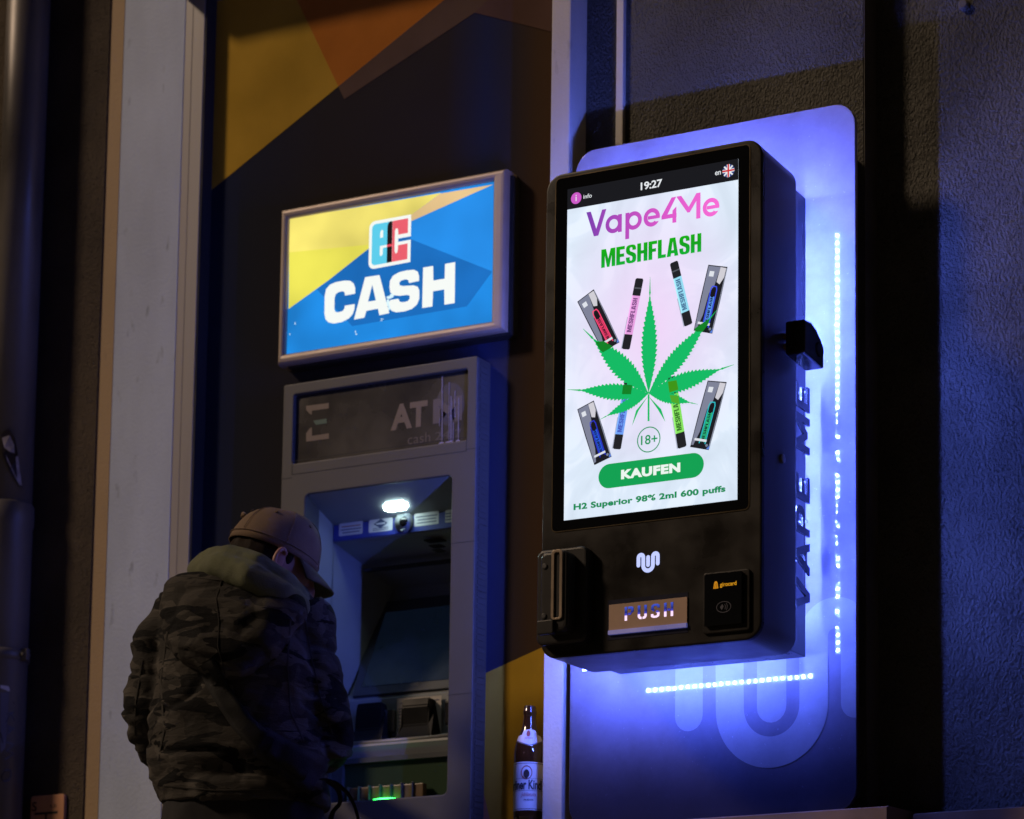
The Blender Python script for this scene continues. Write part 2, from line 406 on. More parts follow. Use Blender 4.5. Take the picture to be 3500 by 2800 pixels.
b0 = fpx(725, 209); b1 = fpx(1040, 0); sl2 = (b1[1] - b0[1])/(b1[0] - b0[0])
flat('foil_piece', [[(xint, L1(xint)), b0, (b0[0] + (tz - b0[1])/sl2, tz), (yl0[0] + (tz - yl0[1])/sl1, tz)]], F_brn, YF, foil)
m0 = fpx(1000, 27); m1 = fpx(1165, 68)
flat('foil_piece', [[m0, m1, (xp0 + .04, m1[1]), (xp0 + .04, tz), (m0[0] + .35, m0[1] + .25)]], F_mauve, YF - .0006, foil)
a0 = fpx(1010, 1422); a1 = fpx(1170, 1322)
flat('foil_piece', [[fpx(1000, 1428), (xp0 + .04, a1[1] + .008), (xp0 + .04, zsill - .015), (fpx(1000, 1725)[0], zsill - .015)]], F_yel, YF - .0005, foil)
flat('foil_piece', [[(fpx(1000, 1600)[0], fpx(1018, 1585)[1]), (fpx(1050, 1725)[0], zsill - .015), (fpx(1000, 1725)[0], zsill - .015)]], F_pink, YF - .0011, foil)
# ------------------------------------------------ thin trim strip on the niche wall, sills
t0 = at(1303, 100, Y_NICHE); t1 = at(1318, 100, Y_NICHE)
box('trim_strip', (t0[0], Y_NICHE - .012, Z(.2)), (t1[0], Y_NICHE + .02, TOPZ), M_cream, fac, .002)
def sill(x0, x1, yf, z, yb):
    bm = bmesh.new(); prof = [(yf, z - .075), (yf, z), (yf + .012, z + .004), (yb, z + .012), (yb, z - .02), (yf + .03, z - .03), (yf + .03, z - .075)]
    A = [bm.verts.new((x0, y, zz)) for y, zz in prof]; B = [bm.verts.new((x1, y, zz)) for y, zz in prof]
    n = len(prof)
    for i in range(n): bm.faces.new((A[i], A[(i + 1) % n], B[(i + 1) % n], B[i]))
    bm.faces.new(A); bm.faces.new(B)
    return from_bm('window_sill', bm, M_sill, fac)
sa = at(1850, 1703, -.06); sb = at(2000, 1708, .04)
xj = at(3040/3500*2156, 1700, -.06)[0]
sill(xp0 + .002, xj, -.075, sa[2], Y_RIGHT + .02)
sill(xj + .012, 4.4, .035, sb[2] - .003, Y_RIGHT + .02)
sill(xs2, xp0, -.02, zsill - .012, Y_FILM + .005)
# small bolt head high on the right wall
pb = at(1900*.7885/3500*2156 + 1800/3500*2156, 28*.7885/3500*2156, Y_RIGHT)
bm = bmesh.new(); tube(bm, [(pb[0], Y_RIGHT + .01, pb[2]), (pb[0], Y_RIGHT - .01, pb[2]), (pb[0], Y_RIGHT - .013, pb[2])], [.012, .012, .008], 12)
from_bm('wall_bolt', bm, M_return, fac)

# ================================================================== BACKING BOARD OF THE VENDING MACHINE
pTL, pTR, pBR = at(1205, 322, Y_PANEL), at(1797, 213, Y_PANEL), at(1807, 1706, Y_PANEL)
px0, px1, pz0, pz1 = at(1203, 1500, Y_PANEL)[0] - .004, (pTR[0] + pBR[0])/2, pBR[2], pTR[2]
board = thing('backing_board', 'tall blue-lit glossy backing board with rounded corners behind the vending machine', 'board', ((px0 + px1)/2, Y_PANEL, pz0))
def board_mat(name, top, bot):  # base darkens towards the foot: the strips' light falloff put into the colour
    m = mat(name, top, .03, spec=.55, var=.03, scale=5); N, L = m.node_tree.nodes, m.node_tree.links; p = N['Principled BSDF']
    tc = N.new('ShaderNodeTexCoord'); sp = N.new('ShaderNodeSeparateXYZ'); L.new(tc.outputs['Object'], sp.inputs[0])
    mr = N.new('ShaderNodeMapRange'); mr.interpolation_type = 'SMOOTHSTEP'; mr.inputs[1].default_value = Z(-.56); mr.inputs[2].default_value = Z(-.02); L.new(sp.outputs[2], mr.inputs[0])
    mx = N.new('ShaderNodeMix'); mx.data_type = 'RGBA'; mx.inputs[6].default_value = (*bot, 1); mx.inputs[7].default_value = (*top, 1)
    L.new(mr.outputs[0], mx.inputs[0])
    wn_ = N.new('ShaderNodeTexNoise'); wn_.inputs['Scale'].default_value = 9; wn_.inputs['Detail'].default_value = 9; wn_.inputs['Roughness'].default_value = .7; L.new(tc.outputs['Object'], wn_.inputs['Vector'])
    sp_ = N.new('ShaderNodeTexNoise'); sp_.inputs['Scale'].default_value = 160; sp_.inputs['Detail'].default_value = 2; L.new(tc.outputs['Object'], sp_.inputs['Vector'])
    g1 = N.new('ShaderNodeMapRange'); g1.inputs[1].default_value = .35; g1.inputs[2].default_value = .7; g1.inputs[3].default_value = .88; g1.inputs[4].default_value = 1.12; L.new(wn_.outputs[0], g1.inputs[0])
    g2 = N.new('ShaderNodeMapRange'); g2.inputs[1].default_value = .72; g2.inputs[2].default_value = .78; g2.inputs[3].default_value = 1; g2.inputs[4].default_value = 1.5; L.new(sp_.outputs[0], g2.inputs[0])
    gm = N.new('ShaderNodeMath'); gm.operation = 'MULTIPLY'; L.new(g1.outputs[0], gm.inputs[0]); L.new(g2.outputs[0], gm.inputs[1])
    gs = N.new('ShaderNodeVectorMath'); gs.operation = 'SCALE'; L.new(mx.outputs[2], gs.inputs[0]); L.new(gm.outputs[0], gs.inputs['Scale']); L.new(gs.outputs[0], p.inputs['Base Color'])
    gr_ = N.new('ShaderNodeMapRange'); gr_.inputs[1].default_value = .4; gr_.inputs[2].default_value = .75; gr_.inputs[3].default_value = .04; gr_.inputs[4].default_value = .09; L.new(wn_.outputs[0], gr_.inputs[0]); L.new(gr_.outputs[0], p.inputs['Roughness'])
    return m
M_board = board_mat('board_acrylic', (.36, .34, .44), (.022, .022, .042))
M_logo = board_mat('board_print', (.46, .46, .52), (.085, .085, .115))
M_edge = mat('board_edge', (.5, .5, .62), .3, var=.05)
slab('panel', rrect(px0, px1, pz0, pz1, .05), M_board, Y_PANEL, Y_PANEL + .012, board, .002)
# big rounded m mark printed on it
def bx(px, py): p = at(px, py, Y_PANEL); return p[0], p[2]
lx = [bx(v, 1480)[0] for v in (1451, 1536, 1625, 1713)]; lx.append(2*lx[3] - lx[2] + (lx[1] - lx[0] - (lx[3] - lx[2])))
wst = bx(1566, 1480)[0] - bx(1507, 1480)[0]
zleg = bx(1451, 1540)[1] + wst/2; zu = bx(1625, 1617)[1] + wst/2 + (lx[3] - lx[1])/2
ztopa = bx(1750, 1258)[1] - wst/2
ra = (lx[1] - lx[0])/2; rb = (lx[4] - lx[3])/2
path = [(lx[0], zleg)] + arc(lx[0] + ra, ztopa - ra, ra, 180, 0) + arc(lx[2], zu, (lx[3] - lx[1])/2, 180, 360, 24) + arc(lx[3] + rb, ztopa - rb, rb, 180, 0) + [(lx[4], zleg)]
polys = stroke(path, wst, True, 20) + stroke([(lx[2], ztopa - .05), (lx[2], bx(1625, 1521)[1] + wst/2)], wst*1.03, True, 20)
outer = [(px1 - .0005, -9), (px1 + 9, -9), (px1 + 9, 9), (px1 - .0005, 9)]
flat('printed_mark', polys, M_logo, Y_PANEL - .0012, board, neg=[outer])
# spacer bolts to the wall
for cx_, cz_ in ((px0 + .06, pz0 + .08), (px1 - .06, pz0 + .08), (px0 + .06, pz1 - .08), (px1 - .06, pz1 - .08)):
    bm = bmesh.new(); tube(bm, [(cx_, Y_PANEL + .011, cz_), (cx_, Y_NICHE + .004, cz_)], .012, 12); from_bm('spacer', bm, M_alu, board)

# ================================================================== VENDING MACHINE
VX0, VX1, VZ0, VZ1 = -.251, .251, Z(-.2845), Z(.742)
Y_BACK = -.174
vend = thing('vending_machine', 'black wall-mounted vending machine with a bright portrait touchscreen', 'vending machine', (0, -.2, VZ0))
M_blk = mat('black_powder_coat', (.016, .0135, .012), .33, spec=.22, var=.4, scale=9, bump=.08, bscale=900)
M_blk2 = mat('black_powder_coat_side', (.07, .07, .075), .34, var=.15, scale=25, stretch=(1, 1, .12))
M_glass = mat('black_glass', (.006, .006, .007), .06, spec=.4, var=.05)
M_box = mat('dark_sheet_metal', (.028, .028, .034), .32, metal=.0, var=.2, scale=30, stretch=(1, 1, .15))
M_steel = mat('brushed_steel', (.42, .40, .38), .3, metal=.9, var=.15, scale=30)
M_brass = mat('brass', (.45, .28, .12), .3, metal=.9)
bodyo = slab('body', rrect(VX0, VX1, VZ0, VZ1, .036, 10), M_blk2, Y_SCR + .012, Y_BACK, vend)
slab('front_plate', rrect(VX0, VX1, VZ0, VZ1, .036, 10), M_blk, Y_SCR, Y_SCR + .0125, vend, .004)
BX0, BX1, BZ0, BZ1 = -.235, .209, Z(-.262), Z(.735)
box('rear_box', (BX0, Y_BACK, BZ0), (BX1, Y_PANEL + .0005, BZ1), M_box, vend, .002)
# glass in front of the screen
g0 = at(1172, 378, Y_SCR); g1 = at(1580, 305, Y_SCR); g2 = at(1575, 1071, Y_SCR); g3 = at(1163, 1121, Y_SCR)
gx0, gx1, gz1, gz0 = (g0[0] + g3[0])/2, (g1[0] + g2[0])/2, (g0[2] + g1[2])/2, (g2[2] + g3[2])/2
flat('glass_rim', [rrect(gx0 - .0022, gx1 + .0022, gz0 - .0022, gz1 + .0022, .012)], mat('rim_lacquer', (.12, .09, .05), .25, metal=.6), Y_SCR - .0012, vend, neg=[rrect(gx0, gx1, gz0, gz1, .01)], depth=.002)
slab('screen_glass', rrect(gx0, gx1, gz0, gz1, .01), M_glass, Y_SCR - .0008, Y_SCR + .001, vend)
# ---- the touchscreen picture
YS = Y_SCR - .0014
def S(x, y): p = at(x, y, YS); return (p[0], p[2])
def C3(x, y): return S((1850 + .53333*x)*DW/W0, (880 + .53333*y)*DW/W0)      # pixels of an enlarged view of the screen
def C2(x, y): return S((1850 + .46382*x)*DW/W0, (430 + .46382*y)*DW/W0)
sx0, sx1, sz0, sz1 = -.1985, .1985, Z(0), Z(.705)
def layer(k): return YS - .0004*k
scr = flat('screen', [[(sx0, sz0), (sx1, sz0), (sx1, sz1), (sx0, sz1)]], None, YS, vend)
m = bpy.data.materials.new('screen_paper'); m.use_nodes = True
N, L = m.node_tree.nodes, m.node_tree.links; p = N['Principled BSDF']
tc = N.new('ShaderNodeTexCoord'); mp = N.new('ShaderNodeMapping'); mp.inputs['Scale'].default_value = (1, 1, .8); mp.inputs['Rotation'].default_value = (0, .5, 0); L.new(tc.outputs['Object'], mp.inputs[0])
nz = N.new('ShaderNodeTexNoise'); nz.inputs['Scale'].default_value = 6; nz.inputs['Detail'].default_value = 3; nz.inputs['Distortion'].default_value = 2.2; L.new(mp.outputs[0], nz.inputs['Vector'])
cr = N.new('ShaderNodeValToRGB'); e = cr.color_ramp.elements
e[0].position = .30; e[0].color = (*hexlin(196, 210, 226), 1); e[1].position = .58; e[1].color = (*hexlin(214, 226, 240), 1); q = e.new(.52); q.color = (*hexlin(205, 219, 235), 1)
L.new(nz.outputs[0], cr.inputs[0])
gr = N.new('ShaderNodeTexGradient'); gr.gradient_type = 'SPHERICAL'; m2 = N.new('ShaderNodeMapping'); m2.inputs['Location'].default_value = (-.0, -YS*3, -(ZO + .38)*3.0); m2.inputs['Scale'].default_value = (4.2, 3, 3.0)
L.new(tc.outputs['Object'], m2.inputs[0]); L.new(m2.outputs[0], gr.inputs[0])
mx = N.new('ShaderNodeMix'); mx.data_type = 'RGBA'; L.new(gr.outputs[0], mx.inputs[0]); L.new(cr.outputs[0], mx.inputs[6]); mx.inputs[7].default_value = (*hexlin(222, 196, 232), 1)
L.new(mx.outputs[2], p.inputs['Emission Color']); p.inputs['Emission Strength'].default_value = 1.14; p.inputs['Base Color'].default_value = (.02, .02, .02, 1)
scr.data.materials.append(m)
zbar = S(1376, 410)[1]
zbar = (S(1197, 440)[1] + S(1556, 380)[1])/2
flat('status_bar', [[(sx0, zbar), (sx1, zbar), (sx1, sz1), (sx0, sz1)]], lit((17, 20, 27)), layer(1), scr)
Wt = lit((232, 236, 240))
def wordpx(name, s, m, k, lt, rb_, fn, bold=0., space=1., shear=0.):
    """lt = pixel of the lower left corner, rb_ = pixel of the upper right corner"""
    a, b = fn(*lt), fn(*rb_); return word(name, s, m, layer(k), a[0], b[0], a[1], b[1], scr, bold, shear, space)
c = C2(259, 535); flat('info_button', [circle(c[0], c[1], .0125)], lit((205, 90, 200)), layer(2), scr)
word('lettering', 'i', Wt, layer(3), c[0] - .0012, c[0] + .0012, c[1] - .0065, c[1] + .007, scr)
wordpx('lettering', 'info', Wt, 2, (312, 540), (374, 498), C2, .008)
wordpx('lettering', '19:27', Wt, 2, (734, 478), (893, 392), C2, .022, .95)
wordpx('lettering', 'en', Wt, 2, (1282, 368), (1325, 333), C2, .01)
# round union flag
c = C2(1381, 333); R_ = .0136
def fclip(polys): return polys
flat('flag_badge', [circle(c[0], c[1], R_)], lit((40, 60, 130)), layer(2), scr)
ring = [[(c[0] - .1, c[1] - .1), (c[0] + .1, c[1] - .1), (c[0] + .1, c[1] + .1), (c[0] - .1, c[1] + .1)]]
def clipped(name, polys, m, k):
    v2, f2 = tri2d(polys, ())
    circ = circle(c[0], c[1], R_*.995, 40)
    # intersection with the disc: keep triangles covered by both
    allp = polys + [circ]; verts, faces = [], []
    for poly in allp:
        b = len(verts); poly = ccw(poly); verts += [Vector(p) for p in poly]; faces.append(list(range(b, b + len(poly))))
    r = delaunay_2d_cdt(verts, [], faces, 0, 1e-6); kk = len(polys)
    f = [ff for ff, o in zip(r[2], r[5]) if kk in o and any(i < kk for i in o)]
    return put(name, [tuple(v) for v in r[0]], f, lambda x, y: (x, layer(k), y), m, scr)
def bar(a, w, l=.03): 
    ca, sa_ = math.cos(a), math.sin(a); return stroke([(c[0] - l*ca, c[1] - l*sa_), (c[0] + l*ca, c[1] + l*sa_)], w, False)
clipped('flag_cross', bar(PI/4, .0034) + bar(-PI/4, .0034) + bar(0, .0066) + bar(PI/2, .0066), Wt, 3)
clipped('flag_cross', bar(0, .0036) + bar(PI/2, .0036), lit((205, 45, 55)), 4)
# brand headline
M_head = lit_ramp('headline_colours', 0, [(0, (120, 60, 175)), (.3, (185, 75, 190)), (.65, (225, 90, 205)), (1, (250, 110, 215))])
a = C2(332, 826); b = C2(1338, 520)
hx0, hx1 = a[0], b[0]; hz = a[1]                                     # baseline
cap = C2(400, 640)[1] - C2(400, 826)[1]
hs = cap/.72
def headline():
    s = cap; w = .185*s; polys, neg = [], []
    X = 0.
    def P(*pts): polys.append([(x*s, z*s) for x, z in pts])
    # V
    P((0, 1), (.22, 1), (.47, .30), (.70, 1), (.90, 1), (.57, 0), (.37, 0))
    cxs = []
    r, t = .335, .17
    def ringp(cx, cz, rr, holes=True):
        polys.append(circle(cx*s, cz*s, rr*s, 32)); neg.append(circle(cx*s, cz*s, (rr - t)*s, 28))
    # a
    ringp(1.20, .335, r); stems.append([(1.40, 0), (1.57, 0), (1.57, .66), (1.40, .66)])
    # p
    ringp(2.10, .335, r); stems.append([(1.73, -.32), (1.90, -.32), (1.90, .66), (1.73, .66)])
    return polys, neg
stems = []
def build_headline():
    """geometric sans drawn letter by letter in cap-height units"""
    r, t = .36, .165
    items = []                                                        # (positive polygons, negative polygons)
    items.append(([[(0, 1), (.20, 1), (.455, .28), (.71, 1), (.90, 1), (.55, 0), (.35, 0)]], []))
    def ring_(cx): return circle(cx, .355, r, 36), circle(cx, .355, r - t, 30)
    o, i = ring_(1.23); items.append(([o, [(1.43, 0), (1.60, 0), (1.60, .70), (1.43, .70)]], [i]))
    o, i = ring_(2.13); items.append(([o, [(1.76, -.33), (1.93, -.33), (1.93, .70), (1.76, .70)]], [i]))
    def e_(cx):
        o, i = ring_(cx)
        wedge = [(cx + .06, .285), (cx + .50, .285), (cx + .50, .10), (cx + .18, .13), (cx + .16, .285)]
        return ([o], [i, [(cx + .05, .285), (cx + .5, .285), (cx + .5, .06), (cx + .30, .17), (cx + .17, .17)]], [[(cx - r + .05, .285), (cx + r - .05, .285), (cx + r - .01, .42), (cx - r + .05, .42)]])
    items.append(e_(2.93))
    items.append(([[(3.80, 1), (4.0, 1), (3.62, .36), (4.02, .36), (4.02, .20), (3.36, .20), (3.36, .33)], [(3.84, 0), (4.01, 0), (4.01, .62), (3.84, .48)]], []))
    items.append(([[(4.02, 1.0), (4.22, 1), (4.55, .52), (4.88, 1), (5.06, 1), (5.06, 0), (4.88, 0), (4.88, .70), (4.60, .30), (4.50, .30), (4.20, .72), (4.02, .98)]], []))
    items.append(e_(5.52))
    V, F = [], []
    for it in items:
        pos, neg = it[0], it[1]
        v, f = tri2d(pos, neg); b = len(V); V += v; F += [tuple(i + b for i in ff) for ff in f]
        if len(it) > 2:
            # crossbar, kept clear of what is already there
            o = circle(0, 0, 0.0001, 3)
            for poly in it[2]:
                cx = sum(p[0] for p in poly)/len(poly); inner = circle(cx, .355, r - t - .0005, 30)
                verts = [Vector(p) for p in ccw(poly)] + [Vector(p) for p in inner]
                rr = delaunay_2d_cdt(verts, [], [list(range(len(poly))), list(range(len(poly), len(verts)))], 0, 1e-6)
                ff = [f_ for f_, og in zip(rr[2], rr[5]) if 0 in og and 1 in og]
                b = len(V); V += [tuple(q) for q in rr[0]]; F += [tuple(i + b for i in f_) for f_ in ff]
    return V, F
V, F = build_headline()
wx = max(v[0] for v in V)
put('headline_lettering', V, F, lambda x, z: (hx0 + (hx1 - hx0)*x/wx, layer(2), hz + cap*z), M_head, scr)
M_mesh = lit_ramp('meshflash_green', 2, [(0, (6, 178, 52)), (.5, (8, 160, 30)), (1, (12, 176, 12))])
def heavy(s):
    """condensed poster letters in unit boxes: width .5, height 1"""
    t = .17; g = {}
    g['M'] = ([[(0, 0), (0, 1), (.22, 1), (.33, .45), (.44, 1), (.66, 1), (.66, 0), (.49, 0), (.49, .62), (.39, 0), (.27, 0), (.17, .62), (.17, 0)]], [], .66)
    g['E'] = ([[(0, 0), (0, 1), (.40, 1), (.40, .82), (.18, .82), (.18, .60), (.37, .60), (.37, .42), (.18, .42), (.18, .18), (.41, .18), (.41, 0)]], [], .41)
    g['S'] = ([[(0, .24), (.02, .10), (.08, .03), (.16, 0), (.32, 0), (.42, .04), (.47, .12), (.48, .24), (.48, .36), (.45, .48), (.36, .56), (.20, .66), (.18, .72), (.18, .82), (.22, .86), (.27, .86), (.30, .81), (.30, .70), (.47, .70), (.47, .80), (.45, .90), (.40, .97), (.32, 1), (.16, 1), (.07, .97), (.02, .90), (0, .80), (0, .68), (.03, .56), (.12, .47), (.27, .38), (.30, .32), (.30, .20), (.27, .14), (.22, .14), (.18, .18), (.18, .34), (0, .34)]], [], .48)
    g['H'] = ([[(0, 0), (0, 1), (.18, 1), (.18, .60), (.30, .60), (.30, 1), (.48, 1), (.48, 0), (.30, 0), (.30, .42), (.18, .42), (.18, 0)]], [], .48)
    g['F'] = ([[(0, 0), (0, 1), (.40, 1), (.40, .82), (.18, .82), (.18, .59), (.35, .59), (.35, .41), (.18, .41), (.18, 0)]], [], .39)
    g['L'] = ([[(0, 0), (0, 1), (.18, 1), (.18, .18), (.37, .18), (.37, 0)]], [], .37)
    g['A'] = ([[(0, 0), (.13, 1), (.39, 1), (.53, 0), (.35, 0), (.34, .16), (.20, .16), (.18, 0)]], [[(.215, .33), (.325, .33), (.27, .80)]], .53)
    V, F, X = [], [], 0.
    for ch in s:
        if ch == ' ': X += .3; continue
        pos, neg, w = g[ch]; v, f = tri2d(pos, neg); b = len(V)
        V += [(x + X, z) for x, z in v]; F += [tuple(i + b for i in ff) for ff in f]; X += w + .045
    return V, F, X - .045
V, F, wx = heavy('MESHFLASH')
ma, mb = C2(443, 1050), C2(1181, 792)
mh = C2(443, 915)[1] - ma[1]
put('headline_lettering', V, F, lambda x, z: (ma[0] + (mb[0] - ma[0])*x/wx, layer(2), ma[1] + mh*z), M_mesh, scr)
MF = heavy('MESHFLASH'); ME_ = heavy('MESH')
# sticks
def stick(top, bot, wpx, body, textcol, wordset, over=2, f0=.245, f1=.79):
    a, b = Vector(C3(*top)), Vector(C3(*bot)); ax = (b - a); ln = ax.length; ax.normalize(); n = Vector((-ax.y, ax.x)) # n to the right when going down
    w = wpx*.53333*DW/W0*.00099
    def L(s, t): q = a + ax*(s*ln) + n*(t*w); return (q.x, q.y)
    blk = lit((28, 30, 36))
    flat('stick_picture', [[L(.02, -.5), L(0, -.36), L(0, .36), L(.02, .5), L(.13, .5), L(f0, .5), L(f0, -.5), L(.13, -.5)]], blk, layer(over), scr)
    flat('stick_picture', [[L(.13, -.5), L(.13, .5), L(.15, .5), L(.15, -.5)]], lit((80, 84, 92)), layer(over + 1), scr)
    flat('stick_picture', [[L(f0, -.5), L(f0, .5), L(f1, .5), L(f1, -.5)]], lit(body), layer(over), scr)
    flat('stick_picture', [[L(f0, -.5), L(f0, -.36), L(f1, -.36), L(f1, -.5)]], lit(tuple(min(255, c_ + 22) for c_ in body)), layer(over + 1), scr)
    flat('stick_picture', [[L(f1, -.5), L(f1, .5), L(.985, .5), L(1, .36), L(1, -.36), L(.985, -.5)]], blk, layer(over), scr)
    flat('stick_picture', [[L(.55, -.62), L(.55, -.5), L(.99, -.5), L(1.0, -.62)]], lit((176, 182, 205)), layer(1), scr)
    V_, F_, X_ = wordset
    span = (f1 - f0)*.88; base = f1 - .03
    put('stick_lettering', V_, F_, lambda x, z: (lambda q: (q[0], layer(over + 2), q[1]))(L(base - span*x/X_, (.5 - z)*-.56*-1)), lit(textcol), scr)
stick((632, 135), (542, 590), 58, (232, 160, 225), (120, 70, 130), MF)
stick((850, 30), (945, 435), 58, (150, 222, 245), (70, 110, 150), MF)
stick((562, 778), (485, 1230), 58, (110, 160, 245), (70, 90, 190), MF)
stick((835, 765), (905, 1220), 62, (135, 228, 95), (50, 110, 40), MF)
# foil packs
def pack(q, neon, body, over=2):
    P = [Vector(C3(*p)) for p in q]                                   # tl tr br bl
    def B(u, v): w = (P[0]*(1 - u) + P[1]*u)*(1 - v) + (P[3]*(1 - u) + P[2]*u)*v; return (w.x, w.y)
    flat('pack_picture', [[B(0, 0), B(1, 0), B(1.02, .5), B(1, 1), B(0, 1), B(-.02, .5)]], lit((22, 24, 32)), layer(over), scr)
    flat('pack_picture', [[B(.04, .015), B(.66, .015), B(.55, .30), B(.36, .42), B(.30, .75), B(.14, .96), B(.03, .97)]], lit((126, 130, 152)), layer(over + 1), scr)
    flat('pack_picture', [[B(.66, .015), B(.96, .02), B(.95, .16), B(.80, .27), B(.62, .24)]], lit((208, 206, 214)), layer(over + 1), scr)
    flat('pack_picture', [[B(.16, .09), B(.40, .09), B(.40, .17), B(.16, .17)]], lit((222, 226, 234)), layer(over + 2), scr)
    flat('pack_picture', [[B(.98, .02), B(1.0, .02), B(1.0, .98), B(.96, .98)]], lit((150, 156, 176)), layer(over + 2), scr)
    flat('pack_picture', stroke([B(.42, .92), B(.42, .36), B(.47, .31), B(.68, .31), B(.73, .36), B(.73, .92)], .0022, True, 6), lit(neon), layer(over + 2), scr)
    flat('pack_picture', [[B(.47, .34), B(.68, .34), B(.68, .46), B(.47, .46)]], lit((18, 18, 24)), layer(over + 2), scr)
    flat('pack_picture', [[B(.46, .46), B(.69, .46), B(.69, .90), B(.46, .90)]], lit(body), layer(over + 2), scr)
    V_, F_, X_ = MF
    put('pack_lettering', V_, F_, lambda x, z: (lambda w: (w[0], layer(over + 3), w[1]))(B(.64 - .14*z*1.0, .90 - .44*x/X_)), lit((16, 18, 40)), scr)
    flat('pack_picture', [[B(.14, .86), B(.78, .86), B(.78, .895), B(.14, .895)]], lit((220, 224, 232)), layer(over + 4), scr)
    flat('pack_picture', [circle(*B(.84, .94), .003, 10)], lit((120, 130, 150)), layer(over + 3), scr)
    flat('pack_picture', [[B(.86, .99), B(1, .93), B(1, .985), B(.99, .995)]], lit((90, 130, 220)), layer(over + 3), scr)
pack([(232, 285), (338, 205), (503, 545), (398, 606)], (255, 70, 120), (235, 60, 105))
pack([(1072, 48), (1195, 62), (1097, 490), (978, 470)], (60, 80, 240), (90, 150, 240))
pack([(232, 975), (338, 918), (452, 1278), (342, 1332)], (40, 50, 200), (35, 90, 225))
pack([(1068, 790), (1190, 800), (1075, 1236), (955, 1216)], (40, 190, 200), (40, 190, 130))
# leaf
def leaflet(tip, hw, n, base=(692, 875), tipl=.16, wid=.48):
    b, t = Vector(C3(*base)), Vector(C3(*tip)); ax = t - b; ln = ax.length; ax.normalize(); nn = Vector((-ax.y, ax.x)); h = hw*.53333*DW/W0*.00099
    def prof(s):
        if s > 1 - tipl: return .10*(1 - s)/tipl + .02
        s2 = s/(1 - tipl); return math.sin(PI*min(1, s2**.92))**1.15*.98 + .025
    L_, R_2 = [], []
    for i in range(n + 1):
        s = i/n; p0 = prof(s)
        for side, lst in ((1, L_), (-1, R_2)):
            q = b + ax*(s*ln) + nn*(side*h*p0*.84); lst.append((q.x, q.y))
            if i < n and s < 1 - tipl:
                q = b + ax*((s + .80/n)*ln) + nn*(side*h*prof(s + .5/n)*1.10); lst.append((q.x, q.y))
    return L_ + list(reversed(R_2))
lf = [leaflet((702, 128), 54, 24), leaflet((272, 460), 66, 24), leaflet((1130, 340), 58, 26), leaflet((172, 850), 52, 22), leaflet((1240, 690), 58, 24),
      leaflet((375, 1045), 34, 18), leaflet((1010, 945), 34, 18)]
def small(tip, kink): return [C3(690, 890), C3(*kink[0]), C3(*tip), C3(*kink[1])]
lf += [small((585, 1085), ((612, 985), (628, 985))), small((800, 1058), ((750, 975), (772, 975))), [C3(687, 880), C3(698, 880), C3(698, 1052), C3(686, 1052)]]
flat('leaf_picture', lf, lit((10, 186, 100)), layer(7), scr)
# where pictures lie under the leaf they shine through darker
dk = lit((8, 128, 36))
flat('leaf_picture', [[C3(352, 545), C3(405, 540), C3(465, 575), C3(400, 612), C3(385, 600)]], dk, layer(8), scr)
flat('leaf_picture', [[C3(985, 462), C3(1030, 430), C3(1085, 395), C3(1075, 430), C3(1040, 478), C3(1000, 480)]], dk, layer(8), scr)
flat('leaf_picture', [[C3(530, 820), C3(588, 822), C3(580, 880), C3(522, 880)]], dk, layer(8), scr)
flat('leaf_picture', [[C3(816, 800), C3(872, 790), C3(884, 850), C3(826, 870)]], lit((60, 150, 20)), layer(8), scr)
flat('leaf_picture', [[C3(828, 885), C3(884, 890), C3(892, 945), C3(840, 930)]], lit((80, 170, 40)), layer(8), scr)
# 18+, button, slogan
gcol = lit((8, 150, 88)); c8 = C3(690, 1168)
flat('age_badge', [circle(c8[0], c8[1], .0268, 40)], gcol, layer(2), scr, neg=[circle(c8[0], c8[1], .0246, 40)])
wordpx('lettering', '18+', gcol, 2, (640, 1205), (746, 1130), C3, .012)
ba, bb = C3(368, 1425), C3(1043, 1325)
bz = (C3(700, 1290)[1], C3(700, 1447)[1])
flat('buy_button', [rrect(ba[0], bb[0], bz[1], bz[0], .03, 10)], lit((8, 160, 82)), layer(2), scr)
wordpx('lettering', 'KAUFEN', lit((236, 246, 240)), 3, (513, 1425), (893, 1315), C3, .058, 1.10)
wordpx('lettering', 'H2 Superior 98% 2ml 600 puffs', lit((6, 138, 84)), 2, (208, 1633), (1182, 1460), C3, .042, 1.05)
# ---- little lit m mark on the front
YL = Y_SCR - .0012
def FP(x, y, Y=YL): p = at(x, y, Y); return (p[0], p[2])
def C4(x, y, Y=YL): return FP((1800 + .46382*x)*DW/W0, (1750 + .46382*y)*DW/W0, Y)
lc = C4(895, 375); s_ = (C4(980, 370)[0] - C4(811, 380)[0])
w_ = s_*.165
xx = [lc[0] + s_*v for v in (-.42, -.21, 0, .21, .42)]
zt_ = C4(940, 291)[1] - w_/2; zb_ = C4(888, 448)[1] + w_/2; zl_ = C4(822, 410)[1] + w_/2
pth = [(xx[0], zl_)] + arc((xx[0] + xx[1])/2, zt_ - s_*.105, s_*.105, 180, 0, 10) + arc(xx[2], zb_ + s_*.21, s_*.21, 180, 360, 16) + arc((xx[3] + xx[4])/2, zt_ - s_*.105, s_*.105, 180, 0, 10) + [(xx[4], zl_)]
flat('lit_mark', stroke(pth, w_, True, 12) + stroke([(xx[2], zt_ - s_*.12), (xx[2], zb_ + s_*.22)], w_*1.0, True, 12), lit((190, 200, 255), 1.1), YL, vend)
